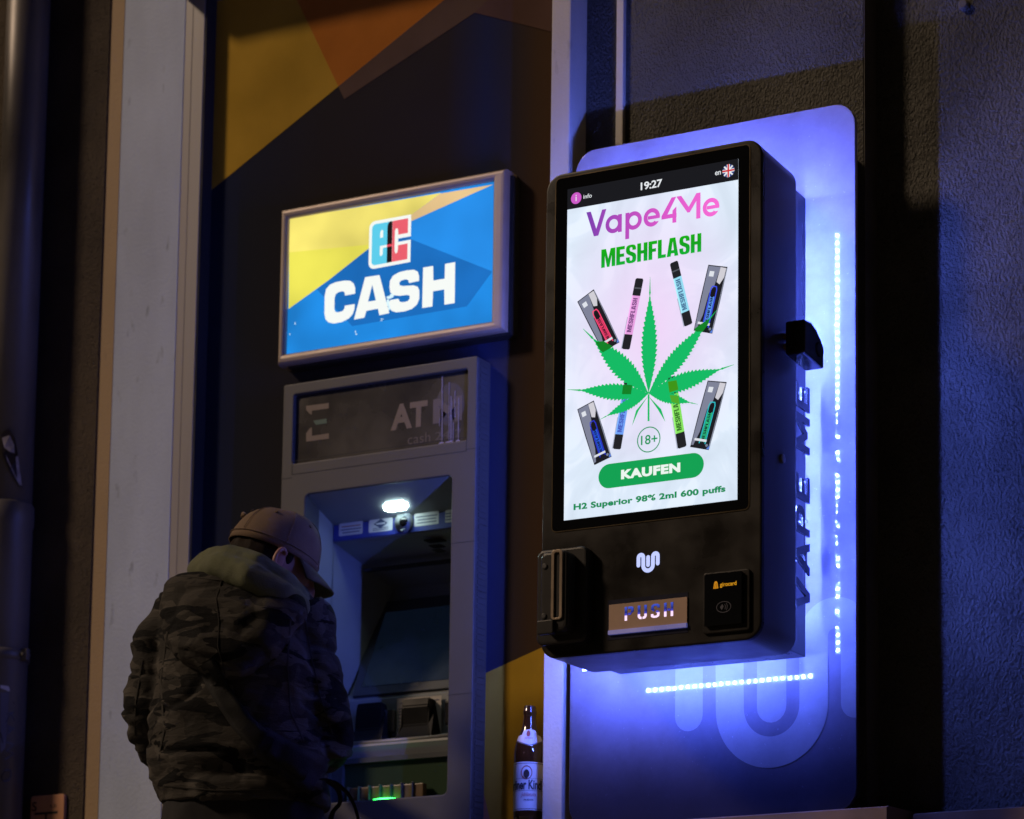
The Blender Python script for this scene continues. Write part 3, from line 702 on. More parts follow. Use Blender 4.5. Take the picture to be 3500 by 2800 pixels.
# ---- delivery flap
fa = [C4(600, 655, Y_SCR), C4(1192, 590, Y_SCR), C4(1188, 880, Y_SCR), C4(597, 955, Y_SCR)]
fx0, fx1 = (fa[0][0] + fa[3][0])/2, (fa[1][0] + fa[2][0])/2; fz1, fz0 = (fa[0][1] + fa[1][1])/2, (fa[2][1] + fa[3][1])/2
M_flap = mat('flap_metal', (.46, .30, .22), .5, metal=.0, var=.1, scale=20)
flap = slab('delivery_flap', [(fx0, fz0), (fx1, fz0), (fx1, fz1), (fx0, fz1)], mat('flap_frame', (.06, .06, .10), .2, metal=.6), Y_SCR - .0007, Y_SCR + .004, vend)
slab('flap_plate', [(fx0 + .004, fz0 + .019), (fx1 - .001, fz0 + .019), (fx1 - .001, fz1 - .010), (fx0 + .004, fz1 - .010)], M_flap, Y_SCR - .003, Y_SCR - .0008, flap)
slab('flap_lip', [(fx0 + .004, fz0 + .010), (fx1 - .001, fz0 + .010), (fx1 - .001, fz0 + .0185), (fx0 + .004, fz0 + .0185)], mat('glowing_lip_metal', (.45, .42, .55), .3, metal=.4, emit=(.2, .22, .8), es=.25), Y_SCR - .006, Y_SCR - .0008, flap)  # blue emission added for light on the lip, which is no lamp
M_push = lit_ramp('push_glow', 2, [(0, (255, 225, 255)), (.34, (250, 215, 255)), (.40, (70, 70, 190)), (.6, (28, 36, 110)), (1, (60, 80, 190))], 1.15)
def stencil(ch):
    d = {'P': [[(0, 0), (.17, 0), (.17, 1), (0, 1)], [(.23, 1), (.50, 1), (.62, .92), (.62, .62), (.42, .45), (.42, .62), (.45, .66), (.45, .83), (.23, .83)], [(.23, .40), (.42, .40), (.50, .56), (.23, .56)]],
         'U': [[(0, 1), (.17, 1), (.17, .20), (.27, .16), (.27, 0), (.10, .03), (0, .18)], [(.63, 1), (.46, 1), (.46, .20), (.34, .16), (.34, 0), (.53, .03), (.63, .18)]],
         'S': [[(.0, .62), (.04, .90), (.2, 1), (.45, 1), (.60, .92), (.62, .72), (.45, .72), (.42, .85), (.22, .85), (.17, .70), (.30, .58), (.18, .45)], [(.62, .38), (.58, .10), (.42, 0), (.18, 0), (.02, .08), (0, .28), (.17, .28), (.2, .15), (.40, .15), (.45, .30), (.32, .42), (.44, .55)]],
         'H': [[(0, 0), (.17, 0), (.17, 1), (0, 1)], [(.46, 0), (.63, 0), (.63, 1), (.46, 1)], [(.23, .42), (.42, .42), (.42, .58), (.23, .58)]]}
    return d[ch]
V, F, X = [], [], 0.
for ch in 'PUSH':
    v, f = tri2d(stencil(ch)); b_ = len(V); V += [(x + X, z) for x, z in v]; F += [tuple(i + b_ for i in ff) for ff in f]; X += .92
X -= .29
pa_, pb_ = C4(722, 806, Y_SCR - .0035), C4(1080, 660, Y_SCR - .0035)
pz_ = pa_[1] + .001; ph_ = C4(735, 700, Y_SCR - .0035)[1] - pz_
put('push_lettering', V, F, lambda x, z: (pa_[0] + (pb_[0] - pa_[0])*x/X, Y_SCR - .0035, pz_ + ph_*z), M_push, flap)
# ---- card reader
ca_ = [C4(1310, 465, Y_SCR - .012), C4(1590, 435, Y_SCR - .012), C4(1587, 820, Y_SCR - .012), C4(1315, 845, Y_SCR - .012)]
cx0, cx1 = (ca_[0][0] + ca_[3][0])/2, (ca_[1][0] + ca_[2][0])/2; cz1, cz0 = (ca_[0][1] + ca_[1][1])/2, (ca_[2][1] + ca_[3][1])/2
slab('reader_bezel', rrect(cx0 - .008, cx1 + .014, cz0 - .014, cz1 + .006, .008), M_blk, Y_SCR - .006, Y_SCR - .0002, vend, .003)
rd = slab('card_reader', rrect(cx0, cx1, cz0, cz1, .003), M_glass, Y_SCR - .014, Y_SCR - .0062, vend, .001)
amb = lit((240, 165, 30), .85); yr = Y_SCR - .0146
def C4r(x, y): return C4(x, y, yr)
a, b = C4r(1425, 553), C4r(1546, 508); word('lettering', 'girocard', amb, yr, a[0], b[0], a[1] - .002, b[1], rd, .01)
a = C4r(1394, 540)
flat('reader_icon', [[(a[0] + .6*x_, a[1] + .62*z_) for x_, z_ in ((-.0095, -.011), (.0095, -.011), (.006, .008), (.003, .0125), (-.003, .0125), (-.006, .008))]], lit((215, 140, 25), .8), yr, rd,
     neg=[[(a[0] + .6*x_*sg_, a[1] + .62*z_) for x_, z_ in ((.0045, -.009), (.003, -.009), (.002, .006), (.0032, .006))] for sg_ in (-1, 1)])
a = C4r(1452, 700); ic = lit((70, 60, 58), .5)
flat('reader_icon', [circle(a[0], a[1], .0165, 28, .0115)], ic, yr, rd, neg=[circle(a[0], a[1], .0152, 28, .0102)])
flat('reader_icon', [[(a[0] - .008, a[1]), (a[0] - .003, a[1] + .006), (a[0] + .0, a[1] + .001), (a[0] - .004, a[1] - .006)]] + stroke(arc(a[0] - .004, a[1], .008, -35, 35, 6), .0012) + stroke(arc(a[0] - .004, a[1], .012, -35, 35, 6), .0012), ic, yr - .0002, rd)
# ---- identity card scanner on the left
def C4d(x, y, Y): return C4(x, y, Y)
YD = Y_SCR - .055
d0, d1 = C4d(125, 300, YD), C4d(300, 900, YD)
M_scan = mat('scanner_plastic', (.022, .02, .02), .3, var=.1)
e0, e1 = C4d(300, 290, Y_SCR - .02), C4d(445, 955, Y_SCR - .02)
scn = slab('card_scanner', rrect(VX0 + .004, e1[0], e1[1], C4d(300, 285, Y_SCR)[1] , .016), M_scan, Y_SCR - .024, Y_SCR - .0003, vend, .006)
xa, xb = C4d(97, 600, YD)[0], C4d(300, 600, YD)[0]; za, zb = C4d(200, 880, YD)[1], C4d(200, 285, YD)[1]
xa = max(xa, VX0 - .012)
slab('scanner_body', rrect(xa, xb, za, zb, .014), M_scan, YD, Y_SCR - .0236, scn, .008)
xc, xd = C4d(186, 600, YD)[0], C4d(268, 600, YD)[0]; zc, zd = C4d(225, 797, YD)[1], C4d(225, 280, YD)[1]
flat('slot_frame', [rrect(xc, xd, zc, zd, .008)], mat('slot_metal', (.36, .28, .21), .32, metal=.6), YD - .004, scn, neg=[rrect(xc + .0068, xd - .0068, zc + .004, zd - .006, .004)], depth=.006, bevel=.001)
for sx_, sz_ in ((133, 400), (127, 768)):
    a = C4d(sx_, sz_, YD - .001); bm = bmesh.new(); tube(bm, [(a[0], YD + .002, a[1]), (a[0], YD - .002, a[1]), (a[0], YD - .003, a[1])], [.006, .006, .004], 14); from_bm('screw', bm, M_blk2, scn)
slab('scanner_foot', rrect(xa - .002, C4d(210, 860, YD)[0], za - .006, C4d(150, 800, YD)[1], .005), M_scan, YD - .008, YD + .004, scn, .003)
# ---- side: lock box, keyhole, letters on spacers
zl = at(1700, 725, -.2)[2]
lb = None
bm = bmesh.new()
lk = atx(1668, 700, VX1 + .014)
# profile in (y, z): flat top front, sloping shoulder towards the wall
Yl0, Yl1 = -.246, -.152
zt0 = atx(1690, 684, VX1 + .03)[2]
prof = [(Yl0, zt0 - .004), (Yl0 + .035, zt0), (Yl0 + .060, zt0 - .008), (Yl1 - .012, zt0 - .022), (Yl1, zt0 - .040), (Yl1, zt0 - .080), (Yl0, zt0 - .074)]
xA, xB = VX1 + .010, VX1 + .054
A = [bm.verts.new((xA, y, z)) for y, z in prof]; B = [bm.verts.new((xB, y, z)) for y, z in prof]; n = len(prof)
for i in range(n): bm.faces.new((A[i], A[(i + 1) % n], B[(i + 1) % n], B[i]))
bm.faces.new(A); bm.faces.new(list(reversed(B)))
bmesh.ops.bevel(bm, geom=list(bm.edges), offset=.007, segments=4, profile=.6, affect='EDGES')
lb = from_bm('lock_box', bm, mat('lock_plastic', (.015, .014, .016), .22, var=.1), vend)
for dz in (-.028, -.050):
    bm = bmesh.new(); tube(bm, [(VX1 - .001, Yl0 + .02, zt0 + dz), (VX1 + .014, Yl0 + .02, zt0 + dz)], .007, 14); from_bm('bolt', bm, M_brass, lb)
bm = bmesh.new(); cy_ = (Yl0 + Yl1)/2 + .03; cz_ = zt0 - .058
tube(bm, [(xB - .001, cy_ - .006, cz_ + .012), (xB + .0025, cy_ - .006, cz_ + .012)], .015, 20); from_bm('lock_cover', bm, mat('lock_plastic_cover', (.02, .018, .02), .15), lb)
kh = atx(1646, 966, VX1)
bm = bmesh.new(); tube(bm, [(VX1 - .001, kh[1], kh[2]), (VX1 + .004, kh[1], kh[2]), (VX1 + .005, kh[1], kh[2])], [.0095, .0095, .007], 18); from_bm('key_lock', bm, M_steel, vend)
# letters VAPE ME, reading upwards, standing off the rear box
XL = .241
yb_, yt_ = -.086, -.152                                               # baseline (wall side) and cap line
lz0 = atx(1690, 1285, XL)[2]; lz1 = atx(1690, 808, XL)[2]
V_let = {'V': ([[(0, 1), (.19, 1), (.40, .26), (.61, 1), (.80, 1), (.51, 0), (.29, 0)]], [], .80),
         'A': ([[(0, 0), (.30, 1), (.52, 1), (.82, 0), (.62, 0), (.56, .20), (.26, .20), (.20, 0)]], [[(.31, .37), (.51, .37), (.41, .72)]], .82),
         'P': ([[(0, 0), (.18, 0), (.18, .34), (.46, .34), (.62, .42), (.68, .55), (.68, .80), (.62, .93), (.46, 1), (0, 1)]], [[(.18, .52), (.42, .52), (.49, .58), (.49, .76), (.42, .82), (.18, .82)]], .70),
         'E': ([[(0, 0), (0, 1), (.62, 1), (.62, .82), (.18, .82), (.18, .60), (.54, .60), (.54, .42), (.18, .42), (.18, .18), (.64, .18), (.64, 0)]], [], .64),
         'M': ([[(0, 0), (0, 1), (.20, 1), (.46, .42), (.72, 1), (.92, 1), (.92, 0), (.74, 0), (.74, .60), (.54, .16), (.38, .16), (.18, .60), (.18, 0)]], [], .92)}
M_let = mat('letter_acrylic', (.008, .008, .010), .2, var=.05)
M_post = mat('letter_spacer', (.55, .55, .6), .3, metal=.5)
tot = sum(V_let[c_][2] if c_ != ' ' else .45 for c_ in 'VAPE ME') + .16*5
kz = (lz1 - lz0)/tot; X = 0.
for ch in 'VAPE ME':
    if ch == ' ': X += .45; continue
    pos, neg, w = V_let[ch]; v2, f2 = tri2d(pos, neg)
    bm = bmesh.new(); vs = [bm.verts.new((XL, yb_ + (yt_ - yb_)*z, lz0 + kz*(X + x))) for x, z in v2]
    for f in f2: bm.faces.new([vs[i] for i in f])
    bmesh.ops.dissolve_limit(bm, angle_limit=.001, verts=bm.verts, edges=bm.edges)
    r = bmesh.ops.extrude_face_region(bm, geom=list(bm.faces))
    for q in [g_ for g_ in r['geom'] if isinstance(g_, bmesh.types.BMVert)]: q.co.x -= .005
    bmesh.ops.recalc_face_normals(bm, faces=bm.faces)
    lo = from_bm('sign_letter', bm, M_let, vend)
    for sx_, sz_ in ((.09 if ch not in 'A' else .40, .93), (w - .10 if ch not in 'VAP' else (w - .1 if ch == 'V' else .41), .93 if ch in 'VM' else .10)):
        zz = lz0 + kz*(X + sx_); yy = yb_ + (yt_ - yb_)*sz_
        bm = bmesh.new(); tube(bm, [(BX1 - .001, yy, zz), (XL - .0045, yy, zz)], .0026, 8); from_bm('letter_spacer', bm, M_post, lo)
    X += w + .16
for cx_, cz_, w_, h_ in ((1478, 1395, .022, .008), (1590, 1393, .026, .007), (1310, 1418, .010, .005)):
    a = at(cx_, cz_, Y_BACK + .02); bm = bmesh.new(); pts_ = []
    for k in range(9):
        t_ = 2*PI*k/9; rr_ = 1 + .45*noise.noise(Vector((k*1.7, cx_, 0))); pts_.append(bm.verts.new((a[0] + w_*rr_*math.cos(t_), Y_BACK + .03 + .012*math.sin(t_)*rr_, BZ0 - .002 - h_*abs(noise.noise(Vector((k*.9, 3, cx_)))))))
    bm.faces.new(pts_); bmesh.ops.solidify(bm, geom=list(bm.faces), thickness=.0008); from_bm('tape_scrap', bm, mat('old_tape', (.5, .42, .40), .6, var=.3), vend)
# ---- light strips on the back of the overhanging body
M_led = bpy.data.materials.new('led'); M_led.use_nodes = True
p = M_led.node_tree.nodes['Principled BSDF']; p.inputs['Base Color'].default_value = (.1, .1, .1, 1)
p.inputs['Emission Color'].default_value = (.10, .165, 1.0, 1); p.inputs['Emission Strength'].default_value = 1500
M_tape = mat('led_tape', (.6, .6, .62), .5, emit=(.10, .165, 1.0), es=60)
led_me = bpy.data.meshes.new('led')
h = .0030
led_me.from_pydata([(-h, 0, -h), (h, 0, -h), (h, 0, h), (-h, 0, h), (-h, -.0007, -h), (h, -.0007, -h), (h, -.0007, h), (-h, -.0007, h)], [],
                   [(0, 3, 2, 1), (0, 1, 5, 4), (1, 2, 6, 5), (2, 3, 7, 6), (3, 0, 4, 7)])
bm = bmesh.new(); bm.from_mesh(led_me); bmesh.ops.recalc_face_normals(bm, faces=bm.faces)
for f in bm.faces:
    if abs(f.normal.y) > .9 and f.normal.y < 0: f.normal_flip()
bm.to_mesh(led_me); bm.free(); led_me.materials.append(M_led)
def strip(x0, z0, x1, z1):
    hw = .006
    if abs(x1 - x0) < 1e-6: t_ = box('led_strip', (x0 - hw, Y_BACK, z0 - .008), (x0 + hw, Y_BACK + .0012, z1 + .008), M_tape, vend)
    else: t_ = box('led_strip', (x0 - .008, Y_BACK, z0 - hw), (x1 + .008, Y_BACK + .0012, z0 + hw), M_tape, vend)
    n = int(round(math.hypot(x1 - x0, z1 - z0)/.0168))
    for i in range(n + 1):
        s = i/n; o = bpy.data.objects.new('led', led_me); COL.objects.link(o); o.parent = t_
        o.location = Vector((x0 + (x1 - x0)*s, Y_BACK + .0021, z0 + (z1 - z0)*s)) 
strip(.222, Z(-.222), .222, Z(.700))
strip(-.238, Z(-.273), .158, Z(-.273))
strip(-.243, Z(-.222), -.243, Z(.700))
strip(-.20, Z(.7385), .15, Z(.7385))

# ================================================================== LIGHT BOX SIGN
sTL, sTR, sBR, sBL = at(589, 440, Y_SIGN), at(1061, 356, Y_SIGN), at(1057, 695, Y_SIGN), at(583, 768, Y_SIGN)
SX0, SX1, SZ0, SZ1 = (sTL[0] + sBL[0])/2, (sTR[0] + sBR[0])/2 + .004, (sBL[2] + sBR[2])/2, (sTL[2] + sTR[2])/2
sign = thing('light_box_sign', 'lit yellow and blue CASH sign in a metal frame above the cash machine', 'sign', ((SX0 + SX1)/2, Y_FILM, SZ0))
M_frame = mat('sign_frame_aluminium', (.34, .27, .215), .45, metal=.2, var=.1, scale=8)
YG = Y_SIGN + .012
def G(x, y): p_ = at((900 + .43478*x)*DW/W0, (550 + .43478*y)*DW/W0, YG); return (p_[0], p_[2])
gT = [G(215, 462), G(1810, 186), G(1797, 1256), G(200, 1513)]
ix0, ix1, iz0, iz1 = (gT[0][0] + gT[3][0])/2, (gT[1][0] + gT[2][0])/2, (gT[2][1] + gT[3][1])/2, (gT[0][1] + gT[1][1])/2
slab('sign_frame', [(SX0, SZ0), (SX1, SZ0), (SX1, SZ1), (SX0, SZ1)], M_frame, Y_SIGN, Y_FILM - .0015, sign, .012, holes=[[(ix0 - .004, iz0 - .004), (ix1 + .004, iz0 - .004), (ix1 + .004, iz1 + .004), (ix0 - .004, iz1 + .004)]])
face = slab('sign_face', [(ix0 - .006, iz0 - .006), (ix1 + .006, iz0 - .006), (ix1 + .006, iz1 + .006), (ix0 - .006, iz1 + .006)], lit((26, 134, 220), 1., .2), YG, YG + .006, sign)
def gl(k): return YG - .0004*k
def gp(name, pts, rgb, k, uneven=.1): return flat(name, [[G(*q_) for q_ in pts]], lit(rgb, 1., uneven), gl(k), face)
gp('printed_field', [(200, 1165), (206, 456), (1400, 252), (1165, 425), (830, 690)], (240, 224, 112), 1, .2)
gp('printed_field', [(205, 930), (206, 720), (830, 660), (830, 690), (520, 935), (200, 1165)], (234, 226, 88), 2, .1)
gp('printed_field', [(1160, 430), (1395, 258), (1808, 187), (1165, 475)], (228, 194, 138), 2)
gp('printed_field', [(1165, 475), (1808, 190), (1802, 870), (1157, 615)], (34, 140, 230), 1, .1)
gp('printed_field', [(830, 690), (1165, 470), (1157, 615), (1802, 870), (1600, 1145), (700, 1300), (420, 1010)], (20, 108, 188), 1, .14)
# ec mark
def rot_rr(px, r): return None
def EC(u, v):
    """unit square of the ec mark: u right, v up"""
    P = [Vector(G(828, 858)), Vector(G(1157, 796)), Vector(G(1165, 422)), Vector(G(836, 482))]
    w = (P[0]*(1 - u) + P[1]*u)*(1 - v) + (P[3]*(1 - u) + P[2]*u)*v; return (w.x, w.y)
def ecpoly(pts): return [EC(*q_) for q_ in pts]
def corner(cx, cy, r, a0, a1): return [(cx + r*math.cos(math.radians(a0 + (a1 - a0)*i/6)), cy + r*math.sin(math.radians(a0 + (a1 - a0)*i/6))) for i in range(7)]
whitep = corner(.14, .14, .14, 180, 270) + [(1, 0), (1, .47), (.70, .47), (.70, .54), (1, .54), (1, 1)] + corner(.14, .86, .14, 90, 180)
flat('mark_plate', [ecpoly(whitep)], lit((246, 250, 244)), gl(2), face)
cyan = corner(.16, .16, .09, 180, 270) + [(.50, .07), (.50, .93)] + corner(.16, .84, .09, 90, 180)
flat('mark_letter', [ecpoly(cyan)], lit((92, 206, 236)), gl(3), face)
flat('mark_letter', [ecpoly([(.44, .07), (.56, .07), (.56, .93), (.50, .93), (.46, .90), (.44, .84)])], lit((24, 14, 10)), gl(4), face)
flat('mark_letter', [ecpoly([(.56, .07), (.93, .07), (.93, .40), (.70, .40), (.70, .30), (.68, .24), (.64, .24), (.62, .30), (.62, .70), (.64, .76), (.68, .76), (.70, .70), (.70, .62), (.93, .62), (.93, .93), (.56, .93)])], lit((236, 96, 108)), gl(3), face)
flat('mark_letter', [ecpoly([(.27, .62), (.34, .62), (.34, .76), (.31, .79), (.27, .74)]), ecpoly([(.27, .26), (.30, .23), (.34, .27), (.34, .40), (.44, .40), (.44, .45), (.27, .45)])], lit((246, 250, 246)), gl(4), face)
flat('mark_letter', [ecpoly([(.44, .40), (.56, .40), (.56, .45), (.44, .45)])], lit((228, 70, 86)), gl(5), face)
# CASH letters, drawn in the pixels of an enlarged view
wht = lit((247, 251, 246))
def sg(name, pos, neg=()): return flat(name, [[G(*q_) for q_ in p_] for p_ in pos], wht, gl(2), face, neg=[[G(*q_) for q_ in p_] for p_ in neg])
sg('sign_letter', [[(724, 1045), (724, 1000), (712, 965), (685, 944), (640, 942), (570, 955), (525, 975), (495, 1010), (484, 1065), (482, 1200), (490, 1245), (512, 1270), (555, 1280), (620, 1268), (675, 1240), (705, 1205), (718, 1165), (720, 1127), (642, 1140), (640, 1160), (625, 1182), (590, 1192), (568, 1188), (560, 1165), (562, 1080), (570, 1050), (595, 1032), (625, 1026), (640, 1034), (644, 1060)]])
sg('sign_letter', [[(714, 1249), (802, 916), (915, 899), (992, 1198), (914, 1215), (902, 1163), (812, 1180), (796, 1234)]], [[(825, 1108), (886, 1098), (858, 975)]])
sg('sign_letter', [[(1226, 945), (1226, 905), (1215, 872), (1185, 857), (1130, 862), (1070, 876), (1020, 905), (997, 945), (993, 995), (1000, 1035), (1025, 1058), (1075, 1062), (1130, 1055), (1152, 1060), (1152, 1085), (1135, 1105), (1095, 1113), (1075, 1108), (1063, 1085), (1000, 1095), (988, 1110), (992, 1150), (1010, 1180), (1045, 1192), (1110, 1185), (1170, 1165), (1210, 1130), (1228, 1085), (1228, 1020), (1215, 990), (1180, 980), (1100, 985), (1075, 980), (1070, 960), (1085, 942), (1120, 932), (1140, 938), (1147, 962)]])
sg('sign_letter', [[(1258, 840), (1337, 827), (1338, 942), (1427, 927), (1430, 811), (1510, 797), (1506, 1119), (1425, 1132), (1424, 1012), (1336, 1027), (1331, 1146), (1250, 1158)]])
# torn spot and small scratches in the face
for i, (cx_, cy_, a_, b_) in enumerate(((990, 1075, 20, 12), (1012, 1062, 16, 18), (982, 1115, 11, 30), (992, 1155, 9, 22), (935, 1245, 14, 3), (930, 1258, 9, 2.5), (727, 1345, 4, 9), (733, 1364, 7, 5), (252, 1280, 3, 12), (211, 1365, 3, 8))):
    flat('scratch', [[G(cx_ + a_*math.cos(t_*.785), cy_ + b_*math.sin(t_*.785)) for t_ in range(8)]], lit((220, 248, 255)), gl(3), face)
# dark backing shadow gap on its right
box('back_tray', (SX0 + .02, Y_FILM - .0305, SZ0 - .006), (SX1 + .008, Y_FILM - .0012, SZ1 - .012), mat('tray_black', (.012, .012, .012), .6), sign)

# ================================================================== CASH MACHINE
aTL, aTR = at(597, 812, Y_ATM), at(1003, 748, Y_ATM)
AX0, AX1, AZ1 = aTL[0], (aTR[0] + at(994, 1687, Y_ATM)[0])/2, (aTL[2] + aTR[2])/2
AZ0 = zsill - .0
atm = thing('cash_machine', 'grey cash machine with recessed keypad bay and dark ATM header', 'cash machine', ((AX0 + AX1)/2, Y_ATM, AZ0 - .25))
M_atm = mat('atm_grey', (.056, .056, .058), .55, var=.06, scale=14, bump=.12, bscale=700)
M_atmin = mat('atm_bay', (.21, .225, .24), .45, var=.06, scale=10)
M_atmdk = mat('atm_dark', (.05, .055, .065), .4, var=.1)
def A(x, y, Y=Y_ATM): p_ = at(x, y, Y); return (p_[0], p_[2])
hx0_, hx1_ = A(617, 900)[0], A(983, 850)[0]; hz1_ = (A(617, 831)[1] + A(983, 777)[1])/2; hz0_ = (A(617, 976)[1] + A(983, 926)[1])/2
rx0, rx1 = A(643, 1042)[0], A(951, 1000)[0]; rz1 = (A(643, 1042)[1] + A(951, 1000)[1])/2; rz0 = A(944, 1672)[1]
outl = rrect(AX0, AX1, AZ0 - .2, AZ1, .006)
slab('fascia', outl, M_atm, Y_ATM, Y_FILM - .0015, atm, .004, holes=[rrect(hx0_, hx1_, hz0_, hz1_, .006), rrect(rx0, rx1, rz0, rz1, .012)])
# seams
def seam(p0, p1, w=.0016, Y=Y_ATM):
    flat('seam', stroke([A(*p0), A(*p1)], w, False), M_dark, Y - .0006, atm)
z_s = A(640, 1005)[1]
for zz, xa_, xb_ in ((A(615, 1000)[1], hx0_, hx1_ - .0), (A(615, 1000)[1] + .033, hx0_, hx1_), (A(850, 965)[1] , hx1_, AX1), (A(970, 1143)[1], rx1, AX1), (A(970, 1432 + 30)[1], rx1, AX1), (A(620, 1006)[1], AX0, hx0_)):
    flat('seam', [[(xa_, zz), (xb_, zz), (xb_, zz + .0012), (xa_, zz + .0012)]], M_dark, Y_ATM - .0005, atm)
for xx_ in (hx0_, hx1_):
    zz = A(615, 1000)[1]; flat('seam', [[(xx_, zz), (xx_ + .0012, zz), (xx_ + .0012, zz + .034), (xx_, zz + .034)]], M_dark, Y_ATM - .0005, atm)
# ribbed right flank
zr = AZ1 - .01
while zr > AZ0 - .1:
    box('side_rib', (AX1 - .001, Y_ATM + .012, zr - .010), (AX1 + .0012, Y_ATM + .046, zr), M_atm, atm); zr -= .0145
# header window (unlit)
hd = slab('header_window', rrect(hx0_ - .003, hx1_ + .003, hz0_ - .003, hz1_ + .003, .004), mat('header_smoke', (.028, .024, .020), .3, var=.25, scale=6), Y_ATM + .010, Y_ATM + .014, atm)
yh = Y_ATM + .0094
def H4(x, y): p_ = at((900 + .4929*x)*DW/W0, (1150 + .4929*y)*DW/W0, yh); return (p_[0], p_[2])
M_hl = mat('header_print', (.17, .12, .078), .5); M_hg = mat('header_green', (.03, .11, .07), .5); M_hf = mat('header_print_faint', (.075, .058, .05), .5)
flat('header_mark', [[H4(*q_) for q_ in ((297, 482), (455, 462), (455, 500), (337, 516), (337, 545), (320, 535), (297, 510))], [H4(*q_) for q_ in ((320, 640), (337, 630), (337, 690), (455, 672), (455, 710), (297, 730), (297, 672))]], M_hl, yh, hd)
flat('header_mark', [[H4(*q_) for q_ in ((345, 585), (440, 570), (440, 602), (365, 614))]], M_hg, yh, hd)
def hword(s, lt, rt, m, bold):
    a_, b_ = H4(*lt), H4(*rt); word('header_lettering', s, m, yh, a_[0], b_[0], a_[1], b_[1], hd, bold)
hword('AT', (882, 655), (1140, 440), M_hl, .045)
hword('M', (1175, 608), (1380, 408), mat('header_print_worn', (.10, .08, .078), .5), .045)
hword('cash', (1000, 752), (1160, 660), M_hf, .005)
hword('24/7', (1190, 722), (1375, 640), mat('header_print_ghost', (.075, .065, .058), .5), .005)
# pale smear with runs on the glass
M_smear = mat('dried_smear', (.20, .18, .20), .7, var=.5, scale=40)
M_smear2 = mat('dried_film', (.06, .054, .058), .6, var=.4, scale=30)
smear = [circle(*H4(1295, 470), .040, 20, .052)]
flat('smear', smear, M_smear2, yh + .0003, hd)
for (x_, y0_, y1_, w__) in ((1242, 280, 740, .004), (1290, 320, 735, .0025), (1303, 420, 730, .005), (1330, 380, 560, .003), (1355, 430, 725, .004), (1225, 560, 620, .002), (1318, 600, 732, .003)):
    flat('smear_run', stroke([H4(x_, y0_), H4(x_ - 2, y1_)], w__), M_smear, yh - .0005, hd)
for x_, y_, r_ in ((1236, 742, .008), (1290, 734, .011), (1350, 726, .006)):
    flat('smear_run', [circle(*H4(x_, y_), r_, 12, .0022)], mat('smear_end', (.42, .38, .42), .7), yh - .0009, hd)
# ---- the bay: side walls and stepped back, profile in (Y, z) at the opening's middle
bay = bmesh.new()
def zz_at(y, Y, x=850): return at(x, y, Y)[2]
Yc = atx(705, 1120, rx0)[1]
prof = [(Y_ATM + .002, rz1 + .001), (Yc, zz_at(1092, Yc, 830)), (Yc, zz_at(1128, Yc, 830)), (Yc + .02, zz_at(1135, Yc + .02, 830)), (Y_ATM + .36, zz_at(1236, Y_ATM + .36, 870)), (Y_ATM + .35, zz_at(1262, Y_ATM + .35, 870)),
        (Y_ATM + .19, zz_at(1452, Y_ATM + .19, 840)), (Y_ATM + .17, zz_at(1468, Y_ATM + .17, 840)), (Y_ATM + .165, zz_at(1552, Y_ATM + .165, 840)), (Y_ATM + .10, zz_at(1556, Y_ATM + .10, 840)), (Y_ATM + .098, zz_at(1566, Y_ATM + .098, 840)),
        (Y_ATM + .11, zz_at(1595, Y_ATM + .11, 840)), (Y_ATM + .11, rz0 + .006), (Y_ATM + .002, rz0 - .001)]
La = [bay.verts.new((rx0 - .002, y, z)) for y, z in prof]; Ra = [bay.verts.new((rx1 + .002, y, z)) for y, z in prof]
for i in range(len(prof) - 1): bay.faces.new((La[i], La[i + 1], Ra[i + 1], Ra[i]))
bay.faces.new(La); bay.faces.new(list(reversed(Ra)))
bmesh.ops.triangulate(bay, faces=[f for f in bay.faces if len(f.verts) > 4])
bmesh.ops.recalc_face_normals(bay, faces=bay.faces)
me = bpy.data.meshes.new('bay'); bay.to_mesh(me); bay.free(); bayo = link('bay', me, M_atmin, atm)
# lamp in the bay's ceiling: on the sloping face prof[0]-prof[1]
y0_, z0_ = prof[0]; y1_, z1_ = prof[1]
def ceil_pt(px, py):
    d = ray(px, py); nn = np.array([0, z1_ - z0_, -(y1_ - y0_)]); P0 = np.array([0, y0_, z0_]); t_ = ((P0 - CAM) @ nn)/(d @ nn); return CAM + d*t_
lc_ = [ceil_pt(*q_) for q_ in ((806, 1060), (854, 1053), (862, 1070), (812, 1077))]
nrm = Vector((0, (z1_ - z0_), -(y1_ - y0_))).normalized(); nrm = -nrm if nrm.z > 0 else nrm
bm = bmesh.new(); A_ = [bm.verts.new(Vector(q_) + nrm*.004) for q_ in lc_]; B_ = [bm.verts.new(Vector(q_) - nrm*.0005) for q_ in lc_]
bm.faces.new(A_)
for i in range(4): bm.faces.new((A_[i], A_[(i + 1) % 4], B_[(i + 1) % 4], B_[i]))
bmesh.ops.bevel(bm, geom=[e_ for e_ in bm.edges if (e_.verts[0] in A_) != (e_.verts[1] in A_)], offset=.008, segments=3, affect='EDGES')
from_bm('bay_lamp', bm, mat('lamp_lens', (.8, .8, .8), .3, emit=(.72, 1.0, .98), es=28.0, var=.02), bayo)
